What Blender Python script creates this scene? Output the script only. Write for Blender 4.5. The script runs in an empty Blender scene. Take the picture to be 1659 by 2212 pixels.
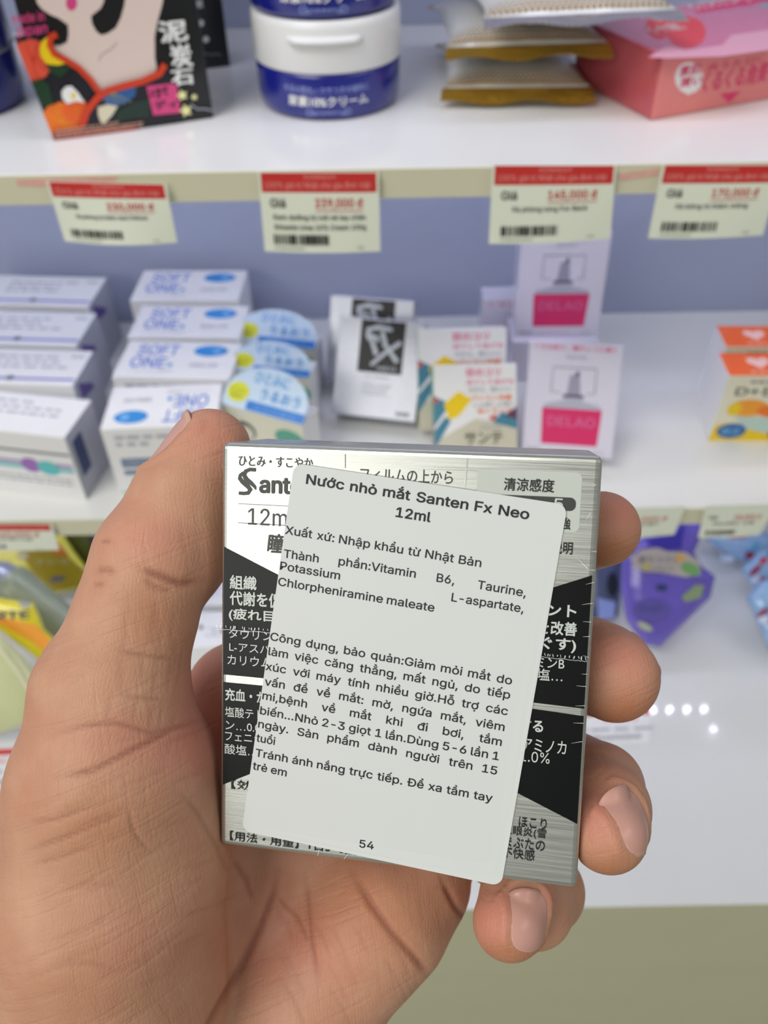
import bpy, bmesh, math, random
import numpy as np
from mathutils import Vector, Matrix
random.seed(4)
SC = bpy.context.scene
COL = SC.collection

# ------------------------------------------------------------------ camera
F_PX, CU, CV = 1790.0, 829.5, 1106.0            # focal length and centre for the 1659x2212 frame
TH, RO = math.radians(44), math.radians(1.05)
CAM = Vector((0, -.42, 1.30))
FW = Vector((0, math.cos(TH), -math.sin(TH)))
_r, _u = Vector((1, 0, 0)), Vector((0, math.sin(TH), math.cos(TH)))
RT = _r * math.cos(RO) - _u * math.sin(RO)
UP = _r * math.sin(RO) + _u * math.cos(RO)
cd = bpy.data.cameras.new('camera')
cd.sensor_fit = 'VERTICAL'; cd.sensor_height = 36; cd.lens = F_PX / 2212 * 36
cd.clip_start = .01; cd.clip_end = 50
cd.dof.use_dof = True; cd.dof.focus_distance = .145; cd.dof.aperture_fstop = 20
cam = bpy.data.objects.new('camera', cd); COL.objects.link(cam)
cam.matrix_world = Matrix(((RT.x, UP.x, -FW.x, CAM.x), (RT.y, UP.y, -FW.y, CAM.y), (RT.z, UP.z, -FW.z, CAM.z), (0, 0, 0, 1)))
SC.camera = cam
# ------------------------------------------------------------------ world, lamps, exposure
w = bpy.data.worlds.new('world'); SC.world = w; w.use_nodes = True
w.node_tree.nodes['Background'].inputs[0].default_value = (.88, .90, .84, 1)
w.node_tree.nodes['Background'].inputs[1].default_value = .26
SC.view_settings.view_transform = 'Standard'; SC.view_settings.look = 'None'
SC.view_settings.gamma = 1; SC.view_settings.use_curve_mapping = False
SC.view_settings.exposure = 0.10
def area(name, loc, target, sx, sy, power, col):
    l = bpy.data.lights.new(name, 'AREA'); l.shape = 'RECTANGLE'; l.size = sx; l.size_y = sy
    l.energy = power; l.color = col
    o = bpy.data.objects.new(name, l); COL.objects.link(o); o.location = loc
    d = Vector(target) - Vector(loc); o.rotation_euler = d.to_track_quat('-Z', 'Y').to_euler()
    return o
area('ceiling_lamp', (-.9, -.9, 2.7), (-.2, -.2, 1.1), 1.2, .6, 20, (1, .98, .93))
area('ceiling_lamp', (-2.2, -3.4, 2.7), (-.2, -.3, 1.1), 2.4, 1.2, 34, (1, .98, .93))
area('ceiling_lamp', (1.6, -1.2, 2.7), (.2, 0, 1.1), 1.2, .6, 6, (1, .98, .93))
LEDC = (.71, .74, 1.0)
def led_lamps(y, z, x1, n, power, dx=.0434):
    l = bpy.data.lights.new('led_lamp', 'POINT'); l.energy = power / n; l.color = LEDC; l.shadow_soft_size = .0022
    for k in range(n):
        o = bpy.data.objects.new('led_lamp', l); COL.objects.link(o); o.location = (x1 - dx * k, y, z)
led_lamps(.155, 1.1115, .495, 24, .52)          # under the upper shelf
led_lamps(.155, .8695, .3995, 42, .50, .0217); led_lamps(.125, .8695, .402, 1, .012)           # under the middle shelf
area('shelf_lamp', (0, .02, 1.425), (0, .10, 1.1), 1.1, .02, .75, LEDC)         # under the shelf above the frame

# ------------------------------------------------------------------ measuring helpers (photo pixel -> point on a known plane)
def ray(u, v): return FW + RT * ((u - CU) / F_PX) - UP * ((v - CV) / F_PX)
def onz(u, v, z): r = ray(u, v); return CAM + r * ((z - CAM.z) / r.z)
def ony(u, v, y): r = ray(u, v); return CAM + r * ((y - CAM.y) / r.y)
def onplane(u, v, o, n): r = ray(u, v); return CAM + r * ((o - CAM).dot(n) / r.dot(n))
def cam2w(x, y, z): return CAM + RT * x - UP * y + FW * z
S1, S2, S3 = 1.1345, .892, .63                  # the three shelf tops
WALL_Y = .265

# ------------------------------------------------------------------ materials
MATS = {}
def srgb(c): return tuple(((x / 255) / 12.92 if x / 255 <= .04045 else ((x / 255 + .055) / 1.055) ** 2.4) for x in c)
def mat(name, rgb, rough=.5, metal=0, spec=.5, coat=0, noise=0, nscale=60, bump=0, bscale=200, emit=0, sss=0, alpha=1, trans=0):
    if name in MATS: return MATS[name]
    m = bpy.data.materials.new(name); m.use_nodes = True; nt = m.node_tree; b = nt.nodes['Principled BSDF']
    c = srgb(rgb)
    b.inputs['Base Color'].default_value = (*c, 1); b.inputs['Roughness'].default_value = rough
    b.inputs['Metallic'].default_value = metal; b.inputs['Specular IOR Level'].default_value = spec
    b.inputs['Coat Weight'].default_value = coat; b.inputs['Coat Roughness'].default_value = .08
    b.inputs['Alpha'].default_value = alpha; b.inputs['Transmission Weight'].default_value = trans
    if emit: b.inputs['Emission Color'].default_value = (*c, 1); b.inputs['Emission Strength'].default_value = emit
    tc = nt.nodes.new('ShaderNodeTexCoord')
    n = nt.nodes.new('ShaderNodeTexNoise'); n.inputs['Scale'].default_value = nscale; n.inputs['Detail'].default_value = 4
    nt.links.new(tc.outputs['Object'], n.inputs['Vector'])
    if noise:
        mx = nt.nodes.new('ShaderNodeMix'); mx.data_type = 'RGBA'
        mx.inputs[6].default_value = (*[x * (1 - noise) for x in c], 1); mx.inputs[7].default_value = (*[min(1, x * (1 + noise)) for x in c], 1)
        nt.links.new(n.outputs[0], mx.inputs[0]); nt.links.new(mx.outputs[2], b.inputs['Base Color'])
    if bump:
        n2 = nt.nodes.new('ShaderNodeTexNoise'); n2.inputs['Scale'].default_value = bscale
        nt.links.new(tc.outputs['Object'], n2.inputs['Vector'])
        bp = nt.nodes.new('ShaderNodeBump'); bp.inputs['Strength'].default_value = bump; bp.inputs['Distance'].default_value = .001
        nt.links.new(n2.outputs[0], bp.inputs['Height']); nt.links.new(bp.outputs[0], b.inputs['Normal'])
    MATS[name] = m
    return m
M_SHELF = mat('shelf_laminate', (232, 232, 230), .16, noise=.03, nscale=9, spec=.5)
M_BASE = mat('base_laminate', (226, 227, 228), .06, noise=.03, nscale=7, spec=.6)
M_EDGE = mat('shelf_edge', (214, 211, 186), .35, noise=.03, nscale=14)
M_WALL = mat('back_panel', (166, 173, 197), .45, noise=.04, nscale=8)
M_PLINTH = mat('plinth', (205, 203, 172), .4, noise=.04, nscale=10)
WHITE = mat('white_card', (236, 236, 238), .35, noise=.02)
CREAM = mat('cream_card', (226, 224, 208), .4, noise=.02)
PAPER = mat('tag_paper', (232, 238, 222), .45, noise=.02)
BLACK = mat('black_print', (14, 15, 16), .35)
GREY = mat('grey_print', (120, 122, 130), .5)
LGREY = mat('pale_grey_print', (178, 180, 192), .5)
RED = mat('red_print', (205, 50, 48), .4)
PINKT = mat('pink_print', (226, 60, 110), .4)
WHITEP = mat('white_print', (238, 238, 236), .4)

# ------------------------------------------------------------------ mesh helpers
def tag(o, label=None, cat=None, group=None, kind=None):
    if label: o['label'] = label
    if cat: o['category'] = cat
    if group: o['group'] = group
    if kind: o['kind'] = kind
    return o
def link(name, me, parent=None, M=None):
    o = bpy.data.objects.new(name, me); COL.objects.link(o)
    if parent: o.parent = parent
    if M is not None: o.matrix_local = M
    return o
def empty(name, M, label, cat, group=None):
    o = bpy.data.objects.new(name, None); COL.objects.link(o)
    o.empty_display_size = .01
    o.matrix_world = M
    return tag(o, label, cat, group)
def mesh(name, vs, fs, mats, idx=None, smooth=False):
    me = bpy.data.meshes.new(name); me.from_pydata([tuple(v) for v in vs], [], fs)
    for m in mats: me.materials.append(m)
    if idx: me.polygons.foreach_set('material_index', idx)
    if smooth: me.polygons.foreach_set('use_smooth', [True] * len(me.polygons))
    me.update(); return me
def box_mesh(name, x0, y0, z0, x1, y1, z1, mats, bev=.0005, seg=2, faces=None):
    bm = bmesh.new(); bmesh.ops.create_cube(bm, size=1)
    for v in bm.verts:
        v.co = Vector((x0 + (v.co.x + .5) * (x1 - x0), y0 + (v.co.y + .5) * (y1 - y0), z0 + (v.co.z + .5) * (z1 - z0)))
    if bev: bmesh.ops.bevel(bm, geom=list(bm.edges), offset=bev, segments=seg, affect='EDGES', profile=.5)
    bm.normal_update()
    if faces:                                    # {'x-':1,...} material slot of a side
        for f in bm.faces:
            n = f.normal; k = max(range(3), key=lambda i: abs(n[i])); s = 'xyz'[k] + ('+' if n[k] > 0 else '-')
            if s in faces: f.material_index = faces[s]
    me = bpy.data.meshes.new(name); bm.to_mesh(me); bm.free()
    for m in mats: me.materials.append(m)
    return me
_TC = {}; CAPH = None
import os
FONT = None
try:                                             # the plain sans face that ships with Blender
    _f = os.path.join(bpy.utils.system_resource('DATAFILES'), 'fonts', 'Inter.woff2')
    if os.path.exists(_f): FONT = bpy.data.fonts.load(_f)
except Exception: FONT = None
from mathutils.geometry import tessellate_polygon
def glyphs(s, bold=0, ital=0):
    """outline text as triangles: every outer contour is filled by itself with its own holes, so overlapping strokes stay solid"""
    k = (s, bold, ital)
    if k in _TC: return _TC[k]
    c = bpy.data.curves.new('t', 'FONT'); c.body = s; c.resolution_u = 4; c.shear = ital; c.fill_mode = 'NONE'
    latin = all(ord(ch) < 0x2100 for ch in s)
    if FONT and latin: c.font = FONT
    o = bpy.data.objects.new('t', c); COL.objects.link(o)
    dg = bpy.context.evaluated_depsgraph_get(); e = o.evaluated_get(dg); me = e.to_mesh()
    co = [Vector((v.co.x, v.co.y)) for v in me.vertices]; nx = {}
    for ed in me.edges:
        a, b = ed.vertices; nx.setdefault(a, []).append(b); nx.setdefault(b, []).append(a)
    e.to_mesh_clear(); bpy.data.objects.remove(o); bpy.data.curves.remove(c)
    loops, seen = [], set()
    for st in nx:
        if st in seen: continue
        L, cur, prev = [], st, None
        while cur is not None and cur not in seen:
            seen.add(cur); L.append(cur); n = [x for x in nx[cur] if x not in seen]; cur = n[0] if n else None
        # orientation follows vertex order of the source contour
        if len(L) > 2 and L[1] != L[0] + 1: L = [L[0]] + L[1:][::-1]
        if len(L) > 2: loops.append([co[x] for x in L])
    def sa(P): return sum(P[i].x * P[(i + 1) % len(P)].y - P[(i + 1) % len(P)].x * P[i].y for i in range(len(P))) / 2
    def inside(p, P):
        r = False
        for i in range(len(P)):
            a, b = P[i], P[i - 1]
            if (a.y > p.y) != (b.y > p.y) and p.x < (b.x - a.x) * (p.y - a.y) / (b.y - a.y) + a.x: r = not r
        return r
    A = [sa(P) for P in loops]
    # the direction of the largest contour of the text is the outer one
    sg = 1 if (not A or A[max(range(len(A)), key=lambda i: abs(A[i]))] > 0) else -1
    outer = [P for P, a in zip(loops, A) if a * sg > 0]; holes = []
    for P, a in zip(loops, A):
        if a * sg <= 0: (holes if any(inside(P[0], Q) for Q in outer) else outer).append(P)
    V, Fs = [], []
    for P in outer:
        hs = [H_ for H_ in holes if inside(H_[0], P)]
        base = len(V); pl = [[Vector((p.x, p.y, 0)) for p in Q] for Q in [P] + hs]
        for Q in pl: V += [(p.x, p.y, outer.index(P) % 3) for p in Q]
        for t in tessellate_polygon(pl):
            a, b_, c_ = t; ar = (V[base + b_][0] - V[base + a][0]) * (V[base + c_][1] - V[base + a][1]) - (V[base + c_][0] - V[base + a][0]) * (V[base + b_][1] - V[base + a][1])
            if abs(ar) > 1e-12: Fs.append(tuple(base + x for x in (t if ar > 0 else t[::-1])))
    V = np.array(V, float) if V else np.zeros((1, 3))
    if bold:                                     # heavier face: the same outlines laid side by side
        V0, F0, n0 = V, Fs, len(V); V, Fs = [], []
        for q in range(6):
            V.append(V0 + np.array([bold * .8 * math.cos(q * math.pi / 3), bold * .8 * math.sin(q * math.pi / 3), q * 1.3])); Fs += [tuple(i + q * n0 for i in f) for f in F0]
        V = np.concatenate(V)
    if latin and CAPH: V = V * (CAPH, CAPH, 1)
    _TC[k] = (V, Fs, V[:, :2].min(0), V[:, :2].max(0)); return _TC[k]
CAPH = None
CAPH = 1 / glyphs('H')[3][1]; _TC.clear()        # Latin text is scaled so that size 1 = capital height 1

class Print:
    """flat printing on a face: fn(a, b, h) gives the 3-D point of print coordinates a, b at height h over the face"""
    def __init__(s, fn, step=.00004, inv=None):
        s.fn, s.step, s.inv = fn, step, inv; s.v, s.f, s.i, s.m, s.n = [], [], [], [], 1
    def _add(s, pts, faces, m, lay=None):
        h = s.step * (lay if lay else s.n)
        if not lay: s.n += 1
        if m not in s.m: s.m.append(m)
        b = len(s.v); s.v += [s.fn(p[0], p[1], h + (p[2] * s.step * .16 if len(p) > 2 else 0)) for p in pts]
        s.f += [tuple(b + k for k in f) for f in faces]; s.i += [s.m.index(m)] * len(faces)
    def _c(s, pts): return [s.inv(*p) for p in pts]
    def poly(s, pts, m, px=False, lay=None):
        if px: pts = s._c(pts)
        s._add(pts, [tuple(range(len(pts)))], m, lay)
    def rect(s, a0, b0, a1, b1, m, lay=None, n=1):
        for k in range(n):
            x0, x1 = a0 + (a1 - a0) * k / n, a0 + (a1 - a0) * (k + 1) / n
            s._add([(x0, b0), (x1, b0), (x1, b1), (x0, b1)], [(0, 1, 2, 3)], m, lay or s.n)
        s.n += 1
    def ell(s, cx, cy, rx, ry, m, px=False, n=28, a0=0, a1=2 * math.pi, rot=0, lay=None):
        P = []
        for k in range(n):
            t = a0 + (a1 - a0) * k / (n if a1 - a0 > 6.2 else n - 1)
            x, y = rx * math.cos(t), ry * math.sin(t)
            P.append((cx + x * math.cos(rot) - y * math.sin(rot), cy + x * math.sin(rot) + y * math.cos(rot)))
        s.poly(P, m, px, lay)
    def line(s, pts, wd, m, px=False, lay=None):
        if px: pts = s._c(pts)
        P = [Vector(p) for p in pts]; L, R = [], []
        for k, p in enumerate(P):
            d = (P[min(k + 1, len(P) - 1)] - P[max(k - 1, 0)]).normalized(); n = Vector((-d.y, d.x))
            ww = wd[k] if isinstance(wd, (list, tuple)) else wd
            L.append(p + n * ww / 2); R.append(p - n * ww / 2)
        q = L + R; c = len(P)
        s._add(q, [(k, k + 1, c + k + 1, c + k) for k in range(c - 1)], m, lay)
    def text(s, t, a, b, wd, ht, m, bold=0, flip=False, lay=None, ital=0):
        """ink box of the text fitted to lower-left a,b, width wd, height ht (None keeps the ratio)"""
        V, Fs, lo, hi = glyphs(t, bold, ital); sz = np.maximum(hi - lo, 1e-6)
        if ht is None: ht = wd * sz[1] / sz[0]
        if wd is None: wd = ht * sz[0] / sz[1]
        K = V[:, 2]; q = (V[:, :2] - lo) / sz * (wd, ht)
        if flip: q = (wd, ht) - q
        s._add([(a + x, b + y, z) for (x, y), z in zip(q, K)], Fs, m, lay)
    def textpx(s, t, u0, u1, vt, vb, m, bold=0, lay=None, ital=0):
        p = s.inv(u0, vb); r = s.inv(u1, vb); q = s.inv(u0, vt)
        s.text(t, p[0], p[1], r[0] - p[0], q[1] - p[1], m, bold, lay=lay, ital=ital)
    def line_px(s, t, p0, p1, size, m, bold=0, xs=1.0, lay=None):
        """one line of words justified between two baseline pixels, at a fixed type size"""
        A, B = Vector(s.inv(*p0)), Vector(s.inv(*p1)); L = (B - A).length; d = (B - A) / L; n = Vector((-d.y, d.x))
        ws = t.split(' '); G = [glyphs(x, bold) for x in ws]
        wd = [(g[3][0] - g[2][0]) * size * xs for g in G]
        if len(ws) > 1:
            gap = (L - sum(wd)) / (len(ws) - 1)
            if gap < .5 * size: k = (L - .5 * size * (len(ws) - 1)) / sum(wd); gap = .5 * size
            else: k = 1
        else: k, gap = L / wd[0], 0
        x = 0
        for g, ww in zip(G, wd):
            q = [(*(A + d * (x + (vx - g[2][0]) * size * xs * k) + n * vy * size), vz) for vx, vy, vz in g[0]]
            s._add(q, g[1], m, lay or s.n); x += ww * k + gap
        s.n += 1
    def bars(s, a0, b0, a1, b1, m, n=34, seed=1):
        rr = random.Random(seed); x = a0; lay = s.n
        while x < a1:
            wd = (a1 - a0) / n * rr.choice((.5, .7, 1, 1.3)); s._add([(x, b0), (min(x + wd, a1), b0), (min(x + wd, a1), b1), (x, b1)], [(0, 1, 2, 3)], m, lay)
            x += wd + (a1 - a0) / n * rr.choice((.4, .7, 1))
        s.n += 1
    def greek(s, a0, b0, a1, b1, rows, m, seed=1, fill=.55):
        """rows of small unreadable print"""
        rr = random.Random(seed); lay = s.n; rh = (b1 - b0) / rows
        for r in range(rows):
            x = a0; y = b1 - (r + 1) * rh
            e = a1 - (a1 - a0) * rr.choice((0, .05, .3))
            while x < e:
                wd = rh * rr.uniform(.5, 1.6); s._add([(x, y + rh * (1 - fill) / 2), (x + wd, y + rh * (1 - fill) / 2), (x + wd, y + rh * (1 + fill) / 2), (x, y + rh * (1 + fill) / 2)], [(0, 1, 2, 3)], m, lay)
                x += wd + rh * rr.uniform(.2, .5)
        s.n += 1
    def build(s, name, parent): return link(name, mesh(name, s.v, s.f, s.m, s.i), parent)

class Carton:
    """a box: A front-bottom-left corner, local x along the front, y into the shelf, z up, leaned back about its rear bottom edge"""
    def __init__(s, name, x, y, z, W, D, H, yaw, lean, mats, label, cat, group=None, faces=None, bev=.0006, part='carton'):
        # x, y, z: front-bottom-left corner of the front face
        s.W, s.D, s.H = W, D, H
        s.M = Matrix.Translation((x, y, z)) @ Matrix.Rotation(yaw, 4, 'Z') @ Matrix.Rotation(-lean, 4, 'X')
        s.root = empty(name, s.M, label, cat, group)
        s.body = link(part, box_mesh(part, 0, 0, 0, W, D, H, mats, bev, 2, faces), s.root)
        s.I = s.M.inverted(); s.R3 = s.M.to_3x3()
    def _plane(s, o, ex, ey, step):
        o, ex, ey = Vector(o), Vector(ex), Vector(ey); n = ex.cross(ey)
        fn = lambda a, b, h: o + ex * a + ey * b + n * h
        wo, wn = s.M @ o, s.R3 @ n
        def inv(u, v):
            q = s.I @ onplane(u, v, wo, wn) - o; return (q.dot(ex), q.dot(ey))
        return Print(fn, step, inv)
    def front(s, step=.00004): return s._plane((0, 0, 0), (1, 0, 0), (0, 0, 1), step)
    def top(s, step=.00004): return s._plane((0, 0, s.H), (1, 0, 0), (0, 1, 0), step)
    def right(s, step=.00004): return s._plane((s.W, 0, 0), (0, 1, 0), (0, 0, 1), step)
    def left(s, step=.00004): return s._plane((0, s.D, 0), (0, -1, 0), (0, 0, 1), step)
def lean_carton(name, bl, br, tmid, zs, D, lean, mats, *a, **k):
    """carton leaning back: front bottom corners bl, br and middle of the top edge are pixels; it rests on its rear bottom edge"""
    L = math.radians(lean); z = zs + D * math.sin(L)
    A, B = onz(*bl, z), onz(*br, z); d = B - A; W = d.length; yaw = math.atan2(d.y, d.x)
    R = Matrix.Rotation(yaw, 3, 'Z') @ Matrix.Rotation(-L, 3, 'X'); n = R @ Vector((0, -1, 0))
    T = onplane(*tmid, A, n); H = (T - A).dot(R @ Vector((0, 0, 1)))
    return Carton(name, A.x, A.y, A.z, W, D, H, yaw, L, mats, *a, **k)

# ================================================================== the setting: gondola shelving
def struct(name, me, label=None):
    o = link(name, me); o['kind'] = 'structure'
    if label: o['label'] = label; o['category'] = 'shelving'
    return o
XL, XR = -.62, .62
def shelf_board(name, z, y0, y1, th, label):
    r = empty(name, Matrix.Translation((0, y0, z - th)), label, 'shelf', 'laminate shelves'); r['kind'] = 'structure'
    link('board', box_mesh('board', XL, .0012, 0, XR, y1 - y0, th, [M_SHELF], .0004), r)
    link('edge_strip', box_mesh('edge_strip', XL, 0, .0002, XR, .0012, th - .0002, [M_EDGE], .0002), r)
    return r
shelf_board('upper_shelf', S1, 0, WALL_Y, .0155, 'upper white shelf carrying soap boxes, cream jars and foil pouches')
shelf_board('middle_shelf', S2, 0, WALL_Y, .0155, 'middle white shelf carrying rows of eye drop boxes')
shelf_board('overhead_shelf', S1 + .31, -.02, WALL_Y, .0155, 'white shelf above the cream jars, out of view')
b = struct('base_cabinet', box_mesh('base_top', XL, -.172, .6275, XR, WALL_Y, S3, [M_BASE], .0008), 'wide glossy white base shelf at the bottom of the display')
b.name = 'base_shelf'
struct('trim_1', box_mesh('trim_1', XL, -.1718, .478, XR, -.150, .6273, [M_PLINTH], .0008))
struct('trim_2', box_mesh('trim_2', XL, -.1690, .02, XR, -.150, .4745, [M_PLINTH], .0008))
struct('gap_shade_strip', box_mesh('gap_shade_strip', XL, -.1703, .4747, XR, -.152, .4778, [mat('gap_shade', (96, 94, 74), .6)], 0))  # added dark strip, stands in for the shade in the gap between the trims
struct('wall_back', box_mesh('wall_back', XL - .1, WALL_Y + .0005, 0, XR + .1, WALL_Y + .02, 1.9, [M_WALL], .0005))
struct('floor', box_mesh('floor', -3, -4, -.02, 3, .3, 0, [mat('floor_tile', (176, 174, 160), .3, noise=.06, nscale=4)], 0))
# LED strips under the shelves
M_LED = mat('led_dome', (235, 238, 255), .3, emit=60)
M_ALU = mat('aluminium_rail', (190, 192, 196), .35, metal=.9)
def led_strip(z, y, xs, label, extra=()):
    r = empty('led_strip', Matrix.Translation((0, y, z)), label, 'light', 'LED strips under the shelves')
    link('rail', box_mesh('rail', XL + .02, -.005, -.003, XR - .02, .005, -.0002, [M_ALU], .0003), r)
    bm = bmesh.new(); bmesh.ops.create_uvsphere(bm, u_segments=10, v_segments=6, radius=.0024)
    me = bpy.data.meshes.new('led'); bm.to_mesh(me); bm.free(); me.materials.append(M_LED)
    for x in xs: link('led', me, r, Matrix.Translation((x, 0, -.0036)))
    return r
led_strip(S2 - .0155, .155, [.3995 - .0217 * k for k in range(44)], 'strip of small white LEDs under the middle shelf')
led_strip(S1 - .0155, .155, [.50 - .0217 * k for k in range(46)], 'strip of small white LEDs under the upper shelf')

# ================================================================== price tags
def price_tag(y, quad, price, name, label, extra='', bow=.002, seed=1, group='price tags on the shelf edges', nar=False, head=True):
    TL, TR, BR, BL = [ony(u, v, y) for u, v in quad]
    o = (BL + BR + TL + TR) / 4
    def base(a, b):
        return (BL * (1 - a) + BR * a) * (1 - b) + (TL * (1 - a) + TR * a) * b - o
    def fn(a, b, h):
        p = base(a, b); return p + Vector((0, -h - bow * math.sin(math.pi * a) * (1 - b), 0))
    r = empty('price_tag', Matrix.Translation(o), label, 'price tag', group)
    N = 10; v, f = [], []
    for k, hh in ((0, 0), (1, -.0004)):
        for j in range(N + 1):
            for i in range(N + 1): v.append(fn(i / N, j / N, hh))
    S = (N + 1) ** 2
    for j in range(N):
        for i in range(N):
            a = j * (N + 1) + i; f.append((a, a + 1, a + N + 2, a + N + 1)); f.append((S + a, S + a + N + 1, S + a + N + 2, S + a + 1))
    for i in range(N):
        for (p, q) in ((i, i + 1), (N * (N + 1) + i + 1, N * (N + 1) + i), ((i + 1) * (N + 1), i * (N + 1)), (i * (N + 1) + N, (i + 1) * (N + 1) + N)):
            f.append((q, p, S + p, S + q))
    link('paper', mesh('paper', v, f, [PAPER], smooth=False), r)
    P = Print(fn, .00006)
    if head:
        P.rect(.02, .76, .98, .995, RED, n=10)
        P.text('KONNI39', .38, .92, .26, .05, mat('pale_pink_print', (240, 150, 145), .4), .01)
        P.text('100% giá trị Nhật cho gia đình Việt', .05, .79, .88, .10, mat('pale_pink_print', (240, 150, 145), .4), .012)
    P.text('Giá', .08, .575, .13, .115, BLACK if 0 else mat('dark_grey_print', (70, 74, 66), .5), .02)
    P.text(price, .46, .56, .40, .13, RED, .02)
    P.rect(.46, .535, .86, .545, RED, n=6)
    ls = name.split('\n')
    for k, t in enumerate(ls): P.text(t, .10 if len(ls) > 1 else .17, .41 - .125 * k, .78 if len(ls) > 1 else .62, .085, mat('dark_grey_print', (70, 74, 66), .5), .012)
    P.bars(.09, .11, .56, .24, BLACK, 30, seed)
    P.text('4978446010233', .09, .045, .26, .03, mat('dark_grey_print', (70, 74, 66), .5))
    P.text('Hộp', .80, .05, .06, .035, mat('dark_grey_print', (70, 74, 66), .5))
    P.build('lettering', r)
    return r
price_tag(-.004, [(100, 392), (358, 398), (383, 524), (140, 521)], '230,000 đ', 'Xà phòng trị thâm nách Pelican', 'curled price tag of 230,000 on the upper shelf edge below the flowered soap box', seed=3, bow=.004)
price_tag(-.003, [(557, 372), (818, 372), (822, 543), (572, 543)], '239,000 đ', 'Kem dưỡng trị nứt nẻ tay chân\nShiseido Urea 10% Cream 100g', 'price tag of 239,000 on the upper shelf edge below the blue jars', seed=5)
price_tag(-.003, [(1064, 357), (1332, 357), (1318, 515), (1056, 527)], '145,000 đ', 'Xà phòng lưng For Back', 'price tag of 145,000 on the upper shelf edge below the foil pouches', seed=7)
price_tag(-.003, [(1432, 356), (1690, 356), (1648, 508), (1400, 515)], '170,000 đ', 'Xà bông trị thâm mông', 'price tag of 170,000 on the upper shelf edge below the pink soap box', seed=9)
price_tag(-.003, [(-120, 1131), (112, 1133), (128, 1188), (-125, 1188)], '160,000 đ', 'Xịt khoáng', 'price tag with a red top on the middle shelf edge beside the yellow box', seed=11, bow=.001)
price_tag(-.003, [(1260, 1100), (1482, 1094), (1456, 1155), (1250, 1168)], '95,000 đ', 'Nước giặt', 'plain price tag on the middle shelf edge, above the purple pouch', seed=13, bow=.001, head=False)
price_tag(-.003, [(1526, 1092), (1680, 1088), (1640, 1156), (1508, 1162)], '95,000 đ', 'Nước xả', 'plain price tag on the middle shelf edge, above the red and blue packs', seed=15, bow=.001, head=False)
# tags lying taped on the base shelf
def flat_tag(quad, label, seed):
    TL, TR, BR, BL = [onz(u, v, S3 + .0004) for u, v in quad]; o = (TL + BR) / 2
    fn = lambda a, b, h: (BL * (1 - a) + BR * a) * (1 - b) + (TL * (1 - a) + TR * a) * b - o + Vector((0, 0, h))
    r = empty('price_tag', Matrix.Translation(o), label, 'price tag', 'price tags taped flat on the base shelf')
    v = [fn(a, b, h) for h in (0, -.0003) for a, b in ((0, 0), (1, 0), (1, 1), (0, 1))]
    link('paper', mesh('paper', v, [(0, 1, 2, 3), (7, 6, 5, 4), (0, 4, 5, 1), (1, 5, 6, 2), (2, 6, 7, 3), (3, 7, 4, 0)], [WHITE]), r)
    P = Print(fn, .00006)
    P.rect(.0, .84, 1, 1, RED, n=2); P.text('95,000 đ', .45, .62, .4, .12, PINKT, .01)
    P.greek(.1, .35, .85, .5, 1, LGREY, seed); P.text('4978446010240', .2, .12, .7, .13, GREY, .03)
    P.build('lettering', r)
flat_tag([(1225, 1538), (1405, 1532), (1402, 1603), (1215, 1612)], 'price tag with a red top lying on the base shelf under the middle fingertip', 3)
flat_tag([(-100, 1622), (52, 1616), (42, 1704), (-110, 1712)], 'price tag with a red top lying on the base shelf left of the thumb', 4)
# torn sticker residue on the upper shelf edge
RES = mat('sticker_residue', (222, 176, 162), .6, noise=.2, nscale=300)
for nm, quad, lb in (('sticker_residue', [(34, 388), (255, 380), (250, 391), (90, 404), (38, 402)], 'torn pink sticker residue on the upper shelf edge above the 230,000 tag'),
                     ('sticker_residue', [(1334, 375), (1425, 362), (1422, 380), (1338, 392)], 'torn pink sticker residue on the upper shelf edge between the two right price tags')):
    P = [ony(u, v, -.0002) for u, v in quad]; o = sum(P, Vector()) / len(P); n = len(P)
    vs = [p - o for p in P] + [p - o + Vector((0, .0002, 0)) for p in P]
    tag(link(nm, mesh(nm, vs, [tuple(range(n)), tuple(range(2 * n - 1, n - 1, -1))] + [(k, n + k, n + (k + 1) % n, (k + 1) % n) for k in range(n)], [RES]), None, Matrix.Translation(o)), lb, 'sticker')

# ================================================================== upper shelf goods

# --- black charcoal soap boxes
SKINP = mat('pale_skin_print', (226, 206, 196), .4); SOAPB = mat('black_soap_card', (20, 21, 24), .3, coat=.2)
ORNG = mat('orange_print', (240, 120, 30), .4); VERM = mat('vermilion_print', (208, 62, 30), .4); YEL = mat('yellow_print', (240, 205, 20), .4)
DGRN = mat('dark_green_print', (22, 58, 34), .4); BLUEF = mat('blue_flower_print', (42, 92, 150), .4); PINKB = mat('rose_print', (214, 70, 130), .4)
CORAL = mat('coral_print', (226, 84, 60), .4); IVORY = mat('ivory_print', (220, 212, 186), .4); DGREY = mat('charcoal_print', (40, 36, 48), .4)
A = onz(115, 302, S1); B = onz(462, 255, S1); yw = math.atan2((B - A).y, (B - A).x); SW = (B - A).length
soap = Carton('soap_box', A.x, A.y, S1, SW, .034, .115, yw, 0, [SOAPB], 'black soap box printed with a pale neck, orange flowers and white characters', 'box', 'black soap boxes')
P = soap.front()
p = lambda pts: [(x / 3.318, y / 3.318) for x, y in pts]     # outline read in a 3.318x crop whose origin is the photo corner
P.poly(p([(250, -330), (250, -60), (265, 20), (300, 65), (360, 105), (420, 130), (470, 165), (485, 230), (480, 290), (440, 320), (385, 325), (395, 360), (480, 410), (560, 460), (620, 520), (670, 590), (725, 655), (760, 635), (900, 600), (1010, 570), (1100, 530), (1125, 490), (1110, 420), (1108, 260), (1130, 150), (1160, 40), (1180, -60), (1190, -330)]), SKINP, True)
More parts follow.
